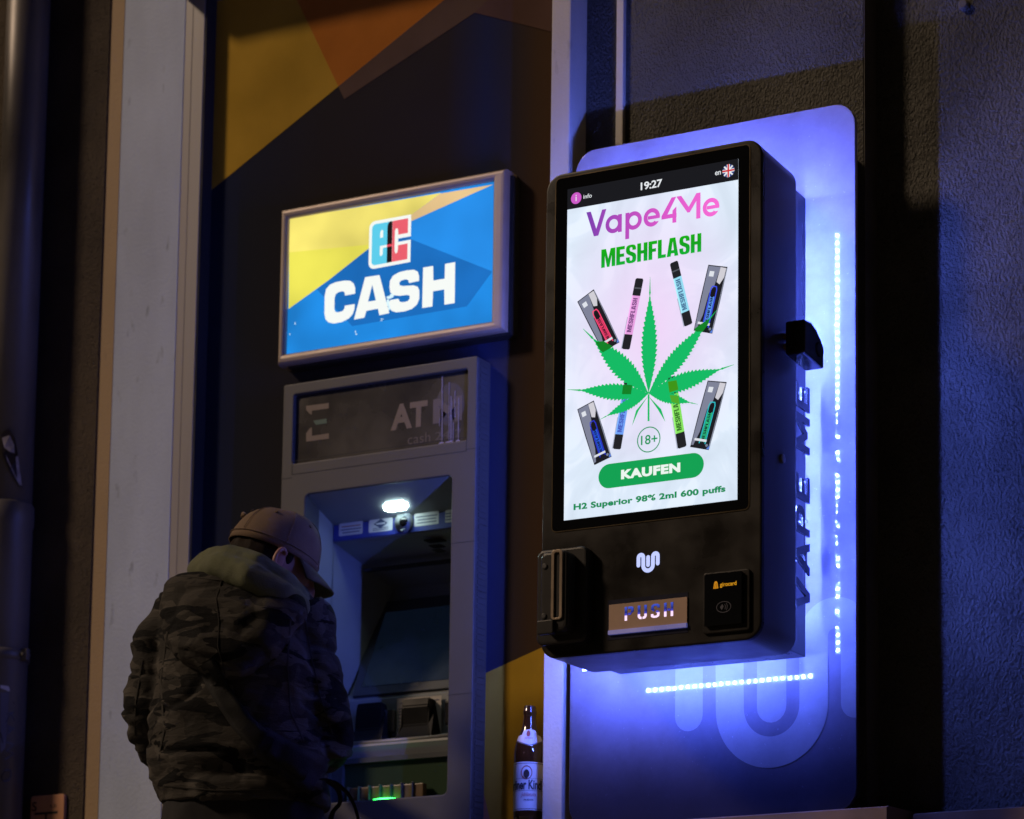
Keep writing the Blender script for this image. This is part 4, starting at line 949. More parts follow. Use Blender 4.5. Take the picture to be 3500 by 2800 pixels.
# label strip with stickers and camera
stz0, stz1 = prof[2][1], prof[1][1]
strip_o = box('label_strip', (rx0 + .001, Yc - .006, stz0 + .002), (rx1 - .001, Yc - .0005, stz1 - .001), mat('strip_blue', (.035, .05, .30), .4, var=.1), bayo)
M_stk = mat('sticker_white', (.62, .62, .64), .5, var=.05); M_ink = mat('sticker_ink', (.05, .07, .16), .6); M_inkr = mat('sticker_red_ink', (.35, .10, .08), .6)
yk = Yc - .0066
def K4(x, y, Y=None): p_ = at((900 + .4929*x)*DW/W0, (1150 + .4929*y)*DW/W0, yk if Y is None else Y); return (p_[0], p_[2])
for q_ in (((523, 1300), (688, 1280), (690, 1368), (527, 1386)), ((730, 1275), (895, 1255), (898, 1345), (733, 1362)), ((1045, 1230), (1215, 1212), (1218, 1300), (1049, 1320)), ((1260, 1205), (1306, 1200), (1306, 1288), (1262, 1294))):
    P_ = [K4(*w_) for w_ in q_]; x0_ = (P_[0][0] + P_[3][0])/2; x1_ = (P_[1][0] + P_[2][0])/2; zt__ = (P_[0][1] + P_[1][1])/2; zb__ = (P_[2][1] + P_[3][1])/2
    st = flat('sticker', [rrect(x0_, x1_, zb__, zt__, .003)], M_stk, yk, strip_o)
    if q_[0][0] == 730:
        cxk, czk = (x0_ + x1_)/2, (zt__ + zb__)/2 + .004
        flat('sticker_print', [[(cxk - .020, czk), (cxk, czk + .012), (cxk + .020, czk), (cxk, czk - .012)]], M_ink, yk - .0004, strip_o, neg=[[(cxk - .013, czk - .002), (cxk + .013, czk - .002), (cxk + .013, czk + .002), (cxk - .013, czk + .002)]])
        for j in range(2): flat('sticker_print', [[(x0_ + .012, zb__ + .004 + j*.004), (x1_ - .012, zb__ + .004 + j*.004), (x1_ - .012, zb__ + .0055 + j*.004), (x0_ + .012, zb__ + .0055 + j*.004)]], M_ink, yk - .0004, strip_o)
    else:
        for j in range(4):
            za_ = zt__ - .008 - j*.0075
            if za_ - .003 < zb__: continue
            k_ = random.uniform(.06, .2)*(x1_ - x0_)
            flat('sticker_print', [[(x0_ + k_, za_ - .0024), (x1_ - k_*.8, za_ - .0024), (x1_ - k_*.8, za_), (x0_ + k_, za_)]], M_inkr if j == 0 and q_[0][0] == 523 else M_ink, yk - .0004, strip_o)
cc = K4(970, 1285, Yc - .012); bm = bmesh.new()
tube(bm, [(cc[0], Yc - .001, cc[1]), (cc[0], Yc - .012, cc[1]), (cc[0], Yc - .016, cc[1]), (cc[0], Yc - .010, cc[1])], [.025, .025, .021, .013], 26); co = from_bm('camera_housing', bm, M_atmin, bayo, True)
bm = bmesh.new(); bmesh.ops.create_uvsphere(bm, u_segments=20, v_segments=12, radius=.0125)
for v in bm.verts: v.co = Vector((v.co.x + cc[0] + .003, v.co.y*.6 + Yc - .014, v.co.z + cc[1] - .001))
from_bm('camera_lens', bm, M_glass, bayo, True)
# screen on the tilted back
(ya_, za_), (yb2, zb2) = prof[5], prof[6]
def scr_pt(px, py, lift=0.):
    d = ray(px, py); tv = np.array([0, yb2 - ya_, zb2 - za_]); nn = np.cross(np.array([1., 0, 0]), tv); nn /= np.linalg.norm(nn)
    if nn[1] > 0: nn = -nn
    P0 = np.array([0, ya_, za_]) + nn*lift; t_ = ((P0 - CAM) @ nn)/(d @ nn); return CAM + d*t_
def tilted(name, pxs, lift, th, m, parent, bevel=0.):
    bm = bmesh.new(); A_ = [bm.verts.new(scr_pt(*q_, lift + th)) for q_ in pxs]; B_ = [bm.verts.new(Vector(scr_pt(*q_, lift + th)) + Vector((0, (zb2 - za_), -(yb2 - ya_))).normalized()*(th if (zb2 - za_)*1 > 0 else -th)) for q_ in pxs]
    bm.faces.new(A_)
    for i in range(len(pxs)): bm.faces.new((A_[i], A_[(i + 1) % len(pxs)], B_[(i + 1) % len(pxs)], B_[i]))
    bm.faces.new(list(reversed(B_)))
    return from_bm(name, bm, m, parent)
tilted('screen_surround', [(790, 1270), (965, 1250), (965, 1446), (742, 1466)], .001, .010, M_atmdk, bayo)
M_ascr = mat('atm_screen_glass', (.02, .03, .045), .16, spec=.5, var=.3, emit=(.0016, .0035, .008), es=1.)
tilted('atm_screen', [(812, 1290), (965, 1272), (965, 1428), (762, 1446)], .0115, .001, M_ascr, bayo)
zt2 = scr_pt(872, 1441, .014)
word('maker_lettering', 'GRGLuxe'[:3], mat('maker_print', (.30, .30, .30), .5), zt2[1], zt2[0] - .010, zt2[0] + .012, zt2[2] - .004, zt2[2] + .004, bayo)
# ridges on the visor under the strip
for i, (xk, yk_, lk_) in enumerate(((905, 1143, 45), (915, 1154, 30), (922, 1163, 22))):
    a_ = at(xk, yk_, Yc + .05); box('vent_slot', (a_[0], Yc + .025, a_[2] - .0015), (a_[0] + lk_/950, Yc + .05, a_[2] + .001), M_dark, bayo)
a_ = at(770, 1202, Yc + .10); box('visor_slot', (a_[0], Yc + .09, a_[2] - .003), (rx1 - .004, Yc + .11, a_[2] + .003), M_dark, bayo, .001)
# card and receipt readers, paper notice
Yr = Y_ATM + .165
def R5(x, y, Y): p_ = at((1000 + .4929*x)*DW/W0, (1950 + .4929*y)*DW/W0, Y); return (p_[0], p_[2])
pa = [R5(725, 890, Yr - .003), R5(1032, 868, Yr - .003), R5(1030, 1130, Yr - .003), R5(718, 1155, Yr - .003)]
note = flat('paper_notice', [[(pa[3][0], pa[3][1]), (pa[2][0], pa[2][1]), (pa[1][0], pa[1][1]), (pa[0][0], pa[0][1])]], mat('paper', (.55, .50, .46), .8, var=.08), Yr - .003, bayo)
for i, (yy_, xa_, xb_) in enumerate(((905, 950, 1015), (925, 745, 900), (965, 735, 960), (985, 735, 985), (1005, 735, 940), (1030, 735, 1000), (1055, 735, 900), (1080, 735, 870), (1138, 735, 850), (1147, 735, 850))):
    a_, b_ = R5(xa_, yy_, Yr - .0036), R5(xb_, yy_ - 15*(xb_ - xa_)/250, Yr - .0036)
    flat('notice_print', [[(a_[0], a_[1]), (b_[0], a_[1]), (b_[0], a_[1] + .0022), (a_[0], a_[1] + .0022)]], M_ink, Yr - .0036, bayo)
a_, b_ = R5(728, 1122, Yr - .0036), R5(825, 1100, Yr - .0036); word('notice_lettering', 'Euronet', M_ink, Yr - .0036, a_[0], b_[0], a_[1], b_[1] + .004, bayo, .01)
def reader(xl, yt, w, hgt):
    """hooded slot: upright hood plate whose foot curls towards the user"""
    a_ = R5(xl, yt, Yr - .02); bm = bmesh.new()
    prof_ = [(Yr - .001, 0), (Yr - .026, .002), (Yr - .030, -.012), (Yr - .028, -.045), (Yr - .045, -.062), (Yr - .060, -.074), (Yr - .060, -.082), (Yr - .001, -.084)]
    prof_ = [(y, z*hgt/.084) for y, z in prof_]
    wid = [1, 1, 1, 1, 1.16, 1.32, 1.32, 1.32]
    cxr = a_[0] + w/2
    A_ = [bm.verts.new((cxr - w/2, y, a_[1] + z)) for (y, z), k_ in zip(prof_, wid)]; B_ = [bm.verts.new((cxr - w/2 + w*k_, y, a_[1] + z)) for (y, z), k_ in zip(prof_, wid)]
    n_ = len(prof_)
    for i in range(n_): bm.faces.new((A_[i], A_[(i + 1) % n_], B_[(i + 1) % n_], B_[i]))
    bm.faces.new(A_); bm.faces.new(list(reversed(B_)))
    bmesh.ops.bevel(bm, geom=list(bm.edges), offset=.003, segments=2, affect='EDGES')
    return from_bm('card_slot', bm, mat('slot_plastic', (.007, .007, .008), .45, spec=.12), bayo)
reader(455, 935, .070, .118); reader(770, 905, .078, .118)
a_ = R5(620, 970, Yr - .01); slab('slot_plate', rrect(a_[0] - .005, a_[0] + .038, a_[1] - .055, a_[1], .008), M_atm, Yr - .012, Yr - .0005, bayo, .003)
a_ = R5(1068, 905, Yr - .02); box('slot_plate', (a_[0], Yr - .03, a_[1] - .06), (rx1 - .001, Yr - .0005, a_[1]), mat('slot_plastic', (.007, .007, .008), .45, spec=.12), bayo, .006)
# bright rounded lip
yl_, zl_2 = prof[9]
bm = bmesh.new(); tube(bm, [(rx0 + .001, yl_ + .004, zl_2 - .003), (rx1 - .001, yl_ + .004, zl_2 - .003)], .006, 12); from_bm('shelf_lip', bm, mat('lip_grey', (.24, .23, .23), .35), bayo, True)
# cash dispenser with green light
Yd = prof[11][0]
dz1, dz0 = at(840, 1592, Yd - .008)[2], at(840, 1690, Yd - .008)[2]
dfr = flat('dispenser_frame', [rrect(rx0 + .02, rx1 - .004, rz0 + .004, at(940, 1578, Yd - .012)[2] - .004, .012)], M_atmdk, Yd - .012, bayo, neg=[rrect(rx0 + .05, rx1 - .055, rz0 + .016, at(940, 1578, Yd - .012)[2] - .016, .004)], depth=.011)
flat('dispenser_back', [[(rx0 + .04, rz0 + .01), (rx1 - .05, rz0 + .01), (rx1 - .05, dz1 + .03), (rx0 + .04, dz1 + .03)]], mat('dispenser_cover', (.018, .045, .018), .3, var=.05), Yd - .001, bayo)  # green base colour paints the lamp's glow onto the black cover
nt = 7; ta, tb = R5(380, 1530, Yd - .03)[0], R5(905, 1500, Yd - .03)[0]; tz = R5(700, 1590, Yd - .03)[1]; th = .036
for i in range(nt):
    xa_ = ta + (tb - ta)*i/nt; w_t = (tb - ta)/nt
    box('note_guide', (xa_ + .003, Yd - .026, tz), (xa_ + w_t - .003, Yd - .010, tz + th), mat('guide_amber', (.12, .07, .03), .4, var=.15), bayo, .002)
    box('guide_rib', (xa_ - .0015, Yd - .032, tz), (xa_ + .0015, Yd - .010, tz + th + .003), mat('guide_rib', (.08, .07, .05), .3), bayo, .001)
gx = R5(650, 1580, Yd - .03)
bm = bmesh.new(); bmesh.ops.create_uvsphere(bm, u_segments=20, v_segments=10, radius=1)
for v in bm.verts: v.co = Vector((gx[0] + v.co.x*.036, Yd - .038 + v.co.y*.006, tz + v.co.z*.0045))
from_bm('green_lamp', bm, mat('green_led', (.1, .4, .1), .4, emit=(.03, 1.0, .10), es=12.), bayo, True)
box('dispenser_sill', (rx0 + .02, Yd - .036, tz - .016), (rx1 - .004, Yd - .008, tz - .0065), M_atm, bayo, .003)

# ================================================================== BEER BOTTLE
bc = at(1113, 1735, .03); bz_ = bc[2] + .004
bot = thing('beer_bottle', 'brown beer bottle with white labels standing beside the cash machine', 'bottle', (bc[0], .03, bz_))
M_bot = mat('brown_glass', (.045, .016, .005), .05, spec=.6, var=.03, coat=.5)
sc_ = (at(1112, 1488, .03)[2] - bz_)/.26
prof = [(.030, 0), (.0330, .004), (.0335, .010), (.0335, .150), (.0325, .163), (.029, .178), (.0235, .193), (.0185, .206), (.0155, .218), (.0138, .232), (.0134, .240), (.0148, .242), (.0150, .249), (.0136, .251), (.0134, .257), (.0125, .260), (.009, .260)]
prof = [(r_*sc_, z_*sc_) for r_, z_ in prof]
lathe('glass', prof, M_bot, (bc[0], .03, bz_), bot, 40)
def rad_at(z):
    for (r0, z0), (r1, z1) in zip(prof[:-1], prof[1:]):
        if z0 <= z <= z1 and z1 > z0: return r0 + (r1 - r0)*(z - z0)/(z1 - z0)
    return prof[3][0]
va = math.atan2(CAM[1] - .03, CAM[0] - bc[0])                       # side seen from the street
def curved(name, poly_fn, m, parent, a0, a1, z0, z1, lift=.0006, na=28, nz_=8):
    bm = bmesh.new(); grid = {}
    for i in range(na + 1):
        for j in range(nz_ + 1):
            a_ = a0 + (a1 - a0)*i/na; lo, hi = poly_fn(i/na); z_ = lo + (hi - lo)*j/nz_
            r_ = rad_at(z_) + lift; grid[i, j] = bm.verts.new((bc[0] + r_*math.cos(a_), .03 + r_*math.sin(a_), bz_ + z_))
    for i in range(na):
        for j in range(nz_): bm.faces.new((grid[i, j], grid[i + 1, j], grid[i + 1, j + 1], grid[i, j + 1]))
    return from_bm(name, bm, m, parent, True)
M_lab = mat('label_paper', (.72, .70, .68), .55, var=.06); M_lgrey = mat('label_border', (.10, .10, .14), .5)
L0, L1_ = .022*sc_, .130*sc_
lab = curved('body_label', lambda u: (L0, L1_), M_lab, bot, va - 1.6, va + 1.6, L0, L1_)
nl0, nl1 = .168*sc_, .205*sc_
def neck(u):
    d = abs(u - .5)*2; return (nl0 + .014*sc_*d, nl1 - .004*sc_*d - (.010*sc_ if d > .5 else 0))
nk = curved('neck_label', neck, M_lab, bot, va - 1.35, va + 1.35, nl0, nl1)
nkb = curved('neck_label', lambda u: (neck(u)[0] - .0025*sc_, neck(u)[0] - .0002), M_lgrey, bot, va - 1.35, va + 1.35, nl0, nl1, .0004, 28, 2)
def wrap(name, V2, F2, m, parent, u0, z0, sx, sz, lift=.0012):
    """wrap a flat drawing round the bottle: x along the arc, z up"""
    r_ = prof[3][0]
    def fn(x, z):
        zz = z0 + z*sz; rr = rad_at(zz) + lift; a_ = va + (u0 + x*sx)/r_
        return (bc[0] + rr*math.cos(a_), .03 + rr*math.sin(a_), bz_ + zz)
    return put(name, V2, F2, fn, m, parent)
def wtext(s, m, u0, u1, z0, z1, bold=0., shear=0.):
    v, f = text2d(s, bold, shear); lo, hi = v.min(0), v.max(0); v = (v - lo)/(hi - lo)
    return wrap('label_lettering', [tuple(q_) for q_ in v], f, m, lab, u0, z0, u1 - u0, z1 - z0)
K_ = sc_
wtext('Berliner Kindl', mat('label_ink', (.03, .035, .05), .6), -.052*K_ - .006, .031*K_, .068*K_, .090*K_, .03)
wtext('Jubilaeums', mat('label_red', (.42, .06, .06), .6), -.018*K_, .016*K_, .050*K_, .062*K_, 0, .35)
wtext('PILSENER', M_lgrey, -.011*K_, .010*K_, .043*K_, .047*K_, .02)
for za_, zb_ in ((.126, .1275), (.0925, .0932), (.0655, .0662), (.0245, .0258)):
    v, f = tri2d([[(0, 0), (.25, 0), (.5, 0), (.75, 0), (1, 0), (1, 1), (.75, 1), (.5, 1), (.25, 1), (0, 1)]]); 
    wrap('label_line', [(i/16 + 0, j) for i in range(17) for j in (0, 1)], [(2*i, 2*i + 2, 2*i + 3, 2*i + 1) for i in range(16)], M_lgrey, lab, -.040*K_, za_*K_, .080*K_, (zb_ - za_)*K_)
v, f = tri2d([circle(0, 0, 1, 20, 1.25)]); wrap('label_emblem', v, f, mat('emblem_red', (.36, .07, .05), .6), lab, -.006*K_, .106*K_, .0125*K_, .0125*K_)
v, f = tri2d([circle(0, -.25, .5, 12, .8)]); wrap('label_emblem', v, f, mat('emblem_dark', (.03, .02, .02), .6), lab, -.006*K_, .106*K_, .0125*K_, .0125*K_, .0018)
v, f = tri2d([circle(0, 0, 1, 16, 1.25)]); wrap('label_emblem', v, f, mat('emblem_red', (.36, .07, .05), .6), nk, -.004*K_, .195*K_, .006*K_, .006*K_)
v, f = text2d('Jubilaeums', 0, .3); lo, hi = v.min(0), v.max(0); v = (v - lo)/(hi - lo)
wrap('label_lettering', [tuple(q_) for q_ in v], f, mat('label_red', (.42, .06, .06), .6), nk, -.014*K_, .181*K_, .022*K_, .006*K_)

# ================================================================== DOWNPIPE AND SMALL SIGN
pr = .052
pcx = at(93, 0, 0)[0] - pr*1.0; Ypipe = .076
pcx = (at(93, 0, Ypipe)[0] + at(28, 1725, Ypipe)[0])/2 - pr*.96
pipe = thing('downpipe', 'grey metal rain downpipe with torn stickers and graffiti on the dark wall', 'downpipe', (pcx, Ypipe, 0))
M_pipe = mat('zinc', (.16, .145, .135), .42, metal=.25, var=.35, scale=5, stretch=(1, 1, .4))
zj = at(60, 1090, Ypipe)[2]
lathe('pipe_section', [(pr, zj + .03), (pr, TOPZ)], M_pipe, (pcx, Ypipe, 0), pipe, 40)
lathe('pipe_section', [(pr + .004, 0.0), (pr + .004, zj - .02), (pr + .007, zj - .014), (pr + .006, zj + .035), (pr + .003, zj + .04)], M_pipe, (pcx, Ypipe, 0), pipe, 40)
for zc_ in (at(40, 1380, Ypipe)[2], at(60, 300, Ypipe)[2] + .8):
    cl = lathe('pipe_clamp', [(pr + .0045, zc_ - .014), (pr + .008, zc_ - .013), (pr + .008, zc_ + .013), (pr + .0045, zc_ + .014)], M_pipe, (pcx, Ypipe, 0), pipe, 40)
    box('clamp_lug', (pcx + pr + .004, Ypipe - .006, zc_ - .015), (pcx + pr + .026, Ypipe + .006, zc_ + .015), M_pipe, cl, .002)
    bm = bmesh.new(); tube(bm, [(pcx + pr + .017, Ypipe - .014, zc_), (pcx + pr + .017, Ypipe + .012, zc_)], .005, 8); from_bm('clamp_bolt', bm, M_steel, cl)
    box('wall_bracket', (pcx - .01, Ypipe + pr - .005, zc_ - .01), (pcx + .01, Y_PIL + .01, zc_ + .01), M_pipe, pipe)
pva = math.atan2(CAM[1] - Ypipe, CAM[0] - pcx)
def on_pipe(name, polypx, m, lift=.0012):
    """polygon given by pixels, wrapped onto the pipe"""
    v, f = tri2d([[(x_, -y_) for x_, y_ in polypx]])
    def fn(x, y):
        d = ray(x, -y); a_ = d[0]**2 + d[1]**2; ox_, oy_ = CAM[0] - pcx, CAM[1] - Ypipe; r_ = pr + .004 + lift
        b_ = ox_*d[0] + oy_*d[1]; c_ = ox_*ox_ + oy_*oy_ - r_*r_; D_ = max(0, b_*b_ - a_*c_); t_ = (-b_ - math.sqrt(D_))/a_
        return tuple(CAM + d*t_)
    return put(name, v, f, fn, m, pipe)
q7 = lambda x, y: ((x*.812)*DW/W0, (1400 + y*.8116)*DW/W0)
M_st1 = mat('sticker_dark', (.04, .03, .03), .4); M_st2 = mat('sticker_pale', (.40, .36, .36), .5, var=.4, scale=60); M_ink2 = mat('marker_ink', (.012, .012, .02), .4)
on_pipe('torn_sticker', [q7(*w_) for w_ in ((2, 105), (40, 82), (62, 120), (76, 190), (95, 330), (78, 325), (40, 260), (10, 190))], M_st1, .0012)
on_pipe('torn_sticker', [q7(*w_) for w_ in ((8, 120), (40, 108), (60, 150), (62, 185), (40, 178), (18, 160))], M_st2, .002)
on_pipe('torn_sticker', [q7(*w_) for w_ in ((66, 200), (76, 195), (92, 320), (80, 318), (30, 215), (25, 190), (72, 290))], M_st2, .002)
on_pipe('pale_sticker', [q7(*w_) for w_ in ((2, 1160), (36, 1165), (42, 1180), (38, 1188), (2, 1172))], mat('sticker_bright', (.7, .68, .7), .5), .0012)
on_pipe('pale_sticker', [q7(*w_) for w_ in ((2, 1190), (38, 1192), (24, 1420), (2, 1450))], mat('sticker_grey', (.16, .15, .18), .5), .0010)
# graffiti tag read downwards
tagl = [[(55, 1232), (62, 1240)], [(28, 1282), (62, 1276)], [(45, 1278), (24, 1318)], [(45, 1280), (62, 1312)], [(26, 1370), (62, 1340)], [(26, 1330), (62, 1345)], [(40, 1338), (38, 1362)],
        [(22, 1400), (60, 1412)], [(60, 1412), (26, 1436)], [(26, 1436), (58, 1450)], [(58, 1450), (20, 1475)], [(8, 1540), (22, 1520), (44, 1518), (48, 1540), (36, 1562), (14, 1566), (5, 1552), (8, 1540)], [(2, 1360), (12, 1405)]]
for st_ in tagl:
    v_ = [q7(*w_) for w_ in st_]
    for a_, b_ in zip(v_[:-1], v_[1:]):
        d_ = math.hypot(b_[0] - a_[0], b_[1] - a_[1]); nx_, ny_ = -(b_[1] - a_[1])/d_*.9, (b_[0] - a_[0])/d_*.9
        on_pipe('graffiti_stroke', [(a_[0] + nx_, a_[1] + ny_), (b_[0] + nx_, b_[1] + ny_), (b_[0] - nx_, b_[1] - ny_), (a_[0] - nx_, a_[1] - ny_)], M_ink2, .0016)
# marker plate
YM = Y_PIL - .012
def QM(x, y): p_ = at(*q7(x, y), YM); return (p_[0], p_[2])
a_, b_ = QM(130, 1632), QM(272, 1614)
mx0, mx1, mz1 = a_[0], b_[0], (a_[1] + b_[1])/2
mk = thing('marker_plate', 'small pale enamel utility marker plate low on the dark stucco wall', 'sign', ((mx0 + mx1)/2, YM, mz1 - .14))
pl = slab('plate', rrect(mx0, mx1, mz1 - .14, mz1, .008), mat('enamel', (.62, .30, .16), .35, var=.08), YM, Y_PIL - .002, mk, .002)
inkm = mat('plate_ink', (.02, .02, .02), .5)
a_, b_ = QM(135, 1693), QM(156, 1652); word('lettering', 'S', inkm, YM - .0006, a_[0], b_[0], a_[1], b_[1], mk, .01)
a_, b_ = QM(210, 1680), QM(238, 1662); word('lettering', '5,0', inkm, YM - .0006, a_[0], b_[0], a_[1], b_[1], mk)
a_, b_ = QM(146, 1703), QM(243, 1697); zt_m = (a_[1] + b_[1])/2
flat('printed_bar', [[(a_[0], zt_m - .003), (b_[0], zt_m - .003), (b_[0], zt_m + .003), (a_[0], zt_m + .003)], [((a_[0] + b_[0])/2 - .003, zt_m - .07), ((a_[0] + b_[0])/2 + .003, zt_m - .07), ((a_[0] + b_[0])/2 + .003, zt_m - .002), ((a_[0] + b_[0])/2 - .003, zt_m - .002)]], inkm, YM - .0006, mk)

# ================================================================== THE PERSON AT THE CASH MACHINE
from mathutils.bvhtree import BVHTree
UV = Vector((_cy, _sy, 0)); WV = Vector((-_sy, _cy, 0)); ZV = Vector((0, 0, 1))
PC = Vector(at(505, 1400, -.30))
def man(px, py, dw=0.):
    """point seen at the pixel, dw metres beyond the upright plane through the person's middle"""
    d = Vector(ray(px, py)); o = Vector(CAM); t_ = ((PC + WV*dw - o) @ WV)/(d @ WV); return o + d*t_
def ring_pts(c, hu, hw, n=28, e=.85):
    out = []
    for k in range(n):
        a_ = 2*PI*k/n; ca, sa = math.cos(a_), math.sin(a_)
        out.append(c + UV*hu*math.copysign(abs(ca)**e, ca) + WV*hw*math.copysign(abs(sa)**e, sa))
    return out
def loft(bm, rings):
    R = [[bm.verts.new(p_) for p_ in r_] for r_ in rings]; n = len(R[0])
    for A_, B_ in zip(R[:-1], R[1:]):
        for k in range(n): bm.faces.new((A_[k], A_[(k + 1) % n], B_[(k + 1) % n], B_[k]))
    bm.faces.new(list(reversed(R[0]))); bm.faces.new(R[-1])
def band(py, l, r, hd, dw=0.): 
    a_, b_ = man(l, py, dw), man(r, py, dw); return ring_pts((a_ + b_)/2, (b_ - a_).length/2, hd)
def ellipsoid(bm, c, ax, n=20, m_=12):
    """ax: three vectors"""
    v0 = len(bm.verts); r = bmesh.ops.create_uvsphere(bm, u_segments=n, v_segments=m_, radius=1)
    for v in r['verts']: v.co = c + ax[0]*v.co.x + ax[1]*v.co.y + ax[2]*v.co.z
def remesh(name, bm, vox, smooth_it, m, parent, wrinkle=None):
    bmesh.ops.recalc_face_normals(bm, faces=bm.faces)
    me = bpy.data.meshes.new('tmp'); bm.to_mesh(me); bm.free(); ob = bpy.data.objects.new('tmp', me); COL.objects.link(ob)
    md = ob.modifiers.new('r', 'REMESH'); md.mode = 'VOXEL'; md.voxel_size = vox
    sm = ob.modifiers.new('s', 'SMOOTH'); sm.iterations = smooth_it; sm.factor = .5
    dg = bpy.context.evaluated_depsgraph_get(); out = bpy.data.meshes.new_from_object(ob.evaluated_get(dg)); out.name = name
    bpy.data.objects.remove(ob); bpy.data.meshes.remove(me)
    if wrinkle:
        nr = [Vector(v.normal) for v in out.vertices]
        for v, n_ in zip(out.vertices, nr): v.co += n_*wrinkle(v.co)
    out.materials.clear()
    return link(name, out, m, parent, True)
ground = Vector((PC.x, PC.y, 0))
# arms (pixel, pixel, depth)
armL = [(392, 1283, .0, .062), (352, 1335, .0, .062), (326, 1430, .0, .056), (315, 1510, .01, .051), (319, 1556, .04, .052), (352, 1588, .12, .049), (398, 1570, .24, .043), (436, 1545, .33, .038)]
armR = [(628, 1290, .0, .060), (655, 1345, .0, .055), (673, 1430, .0, .052), (688, 1510, .01, .050), (696, 1556, .03, .051), (682, 1592, .12, .047), (636, 1578, .25, .042), (598, 1558, .34, .037)]
M_skin = mat('skin', (.40, .20, .155), .5, var=.08, scale=30)
# ---- body: one continuous surface from head to feet
bm = bmesh.new()
HC = man(568, 1186, .03)
th_, ph_h = math.radians(56), math.radians(20)
f0_ = UV*math.sin(th_) + WV*math.cos(th_); HF = (f0_*math.cos(ph_h) - ZV*math.sin(ph_h)).normalized(); HT = (ZV*math.cos(ph_h) + f0_*math.sin(ph_h)).normalized(); HS = HF.cross(HT).normalized()   # forward, top, right
if HS @ WV > 0: pass
ellipsoid(bm, HC + HT*.012, (HF*.092, HS*.075, HT*.088))
ellipsoid(bm, HC - HT*.045 + HF*.022, (HF*.066, HS*.058, HT*.070))
ellipsoid(bm, HC - HT*.088 + HF*.055, (HF*.028, HS*.030, HT*.022))
tube(bm, [HC + HF*.086 + HT*.018, HC + HF*.104 - HT*.012, HC + HF*.108 - HT*.022, HC + HF*.088 - HT*.030], [.007, .010, .013, .009], 8)
ellipsoid(bm, HC + HF*.082 - HT*.054, (HF*.012, HS*.024, HT*.006)); ellipsoid(bm, HC + HF*.080 - HT*.066, (HF*.012, HS*.021, HT*.006))
for sg_ in (-1, 1): ellipsoid(bm, HC + HF*.080 + HT*.030 + HS*.030*sg_, (HF*.012, HS*.024, HT*.007))
tube(bm, [HC - HT*.03 - HF*.02, HC - ZV*.14 - f0_*.05, man(530, 1290, .02)], [.052, .056, .075], 14)
loft(bm, [ring_pts((man(430, 1270) + man(610, 1270))/2, .09, .06), ring_pts((man(380, 1330) + man(640, 1330))/2, .12, .09), ring_pts((man(380, 1480) + man(640, 1480))/2, .13, .10), ring_pts((man(370, 1640) + man(650, 1640))/2, .14, .105), ring_pts((man(370, 1720) + man(655, 1720))/2, .14, .105)])
hands = []
for arm in (armL, armR):
    pts = [man(a_, b_, c_) for a_, b_, c_, r_ in arm]; tube(bm, pts, [max(.030, r_*.62) for *_, r_ in arm], 12)
    hd_ = (pts[-1] - pts[-2]).normalized(); w0 = pts[-1]; sd = hd_.cross(ZV).normalized(); upv = sd.cross(hd_).normalized()
    inn = -1 if arm is armR else 1
    ellipsoid(bm, w0 + hd_*.055, (hd_*.052, sd*.040, upv*.016)); tube(bm, [w0 - hd_*.02, w0 + hd_*.03], [.026, .024], 10)
    for i, (o_, ln_) in enumerate(((-.030, .062), (-.010, .074), (.010, .070), (.028, .056))):
        b_ = w0 + hd_*.095 + sd*o_
        tube(bm, [b_ - hd_*.02, b_ + hd_*ln_*.40 + upv*.002, b_ + hd_*ln_*.72 - upv*.014, b_ + hd_*ln_*.85 - upv*.032], [.010, .0092, .0085, .0072], 8)
    ti = sd*(.036 if (sd @ UV)*inn > 0 else -.036)
    tube(bm, [w0 + hd_*.030 + ti*.5, w0 + hd_*.060 + ti*1.25, w0 + hd_*.088 + ti*1.45 - upv*.008, w0 + hd_*.110 + ti*1.2 - upv*.016], [.013, .0115, .010, .0085], 8)
hipc = (man(370, 1720) + man(655, 1720))/2
legs = []
for sg_ in (-1, 1):
    hp = hipc + UV*.085*sg_; kn = Vector((hp.x, hp.y, .50)) + UV*.02*sg_ + WV*.01; an = Vector((hp.x, hp.y, .09)) + UV*.035*sg_ - WV*.01
    legs.append((hp, kn, an)); tube(bm, [hp, (hp + kn)/2, kn, (kn*.6 + an*.4), an, an - ZV*.05], [.078, .066, .052, .050, .036, .036], 12)
    ellipsoid(bm, an - ZV*.045 + WV*.07, (WV*.12, UV*.042, ZV*.034))
person = remesh('person', bm, .0062, 4, M_skin, None)
tag(person, 'person in camouflage jacket and tan cap using the cash machine, back to the street', 'person')
# mesh data stays in world coordinates; origin at the feet
person.data.transform(Matrix.Translation(-ground)); person.location = ground
# eyes
M_eye = mat('eye_white', (.6, .58, .55), .2)
for sg_ in (-1, 1):
    bm = bmesh.new(); ellipsoid(bm, HC + HF*.080 + HT*.012 + HS*.030*sg_, (HF*.010, HS*.012, HT*.007), 12, 8); from_bm('eye', bm, M_eye, person, True)
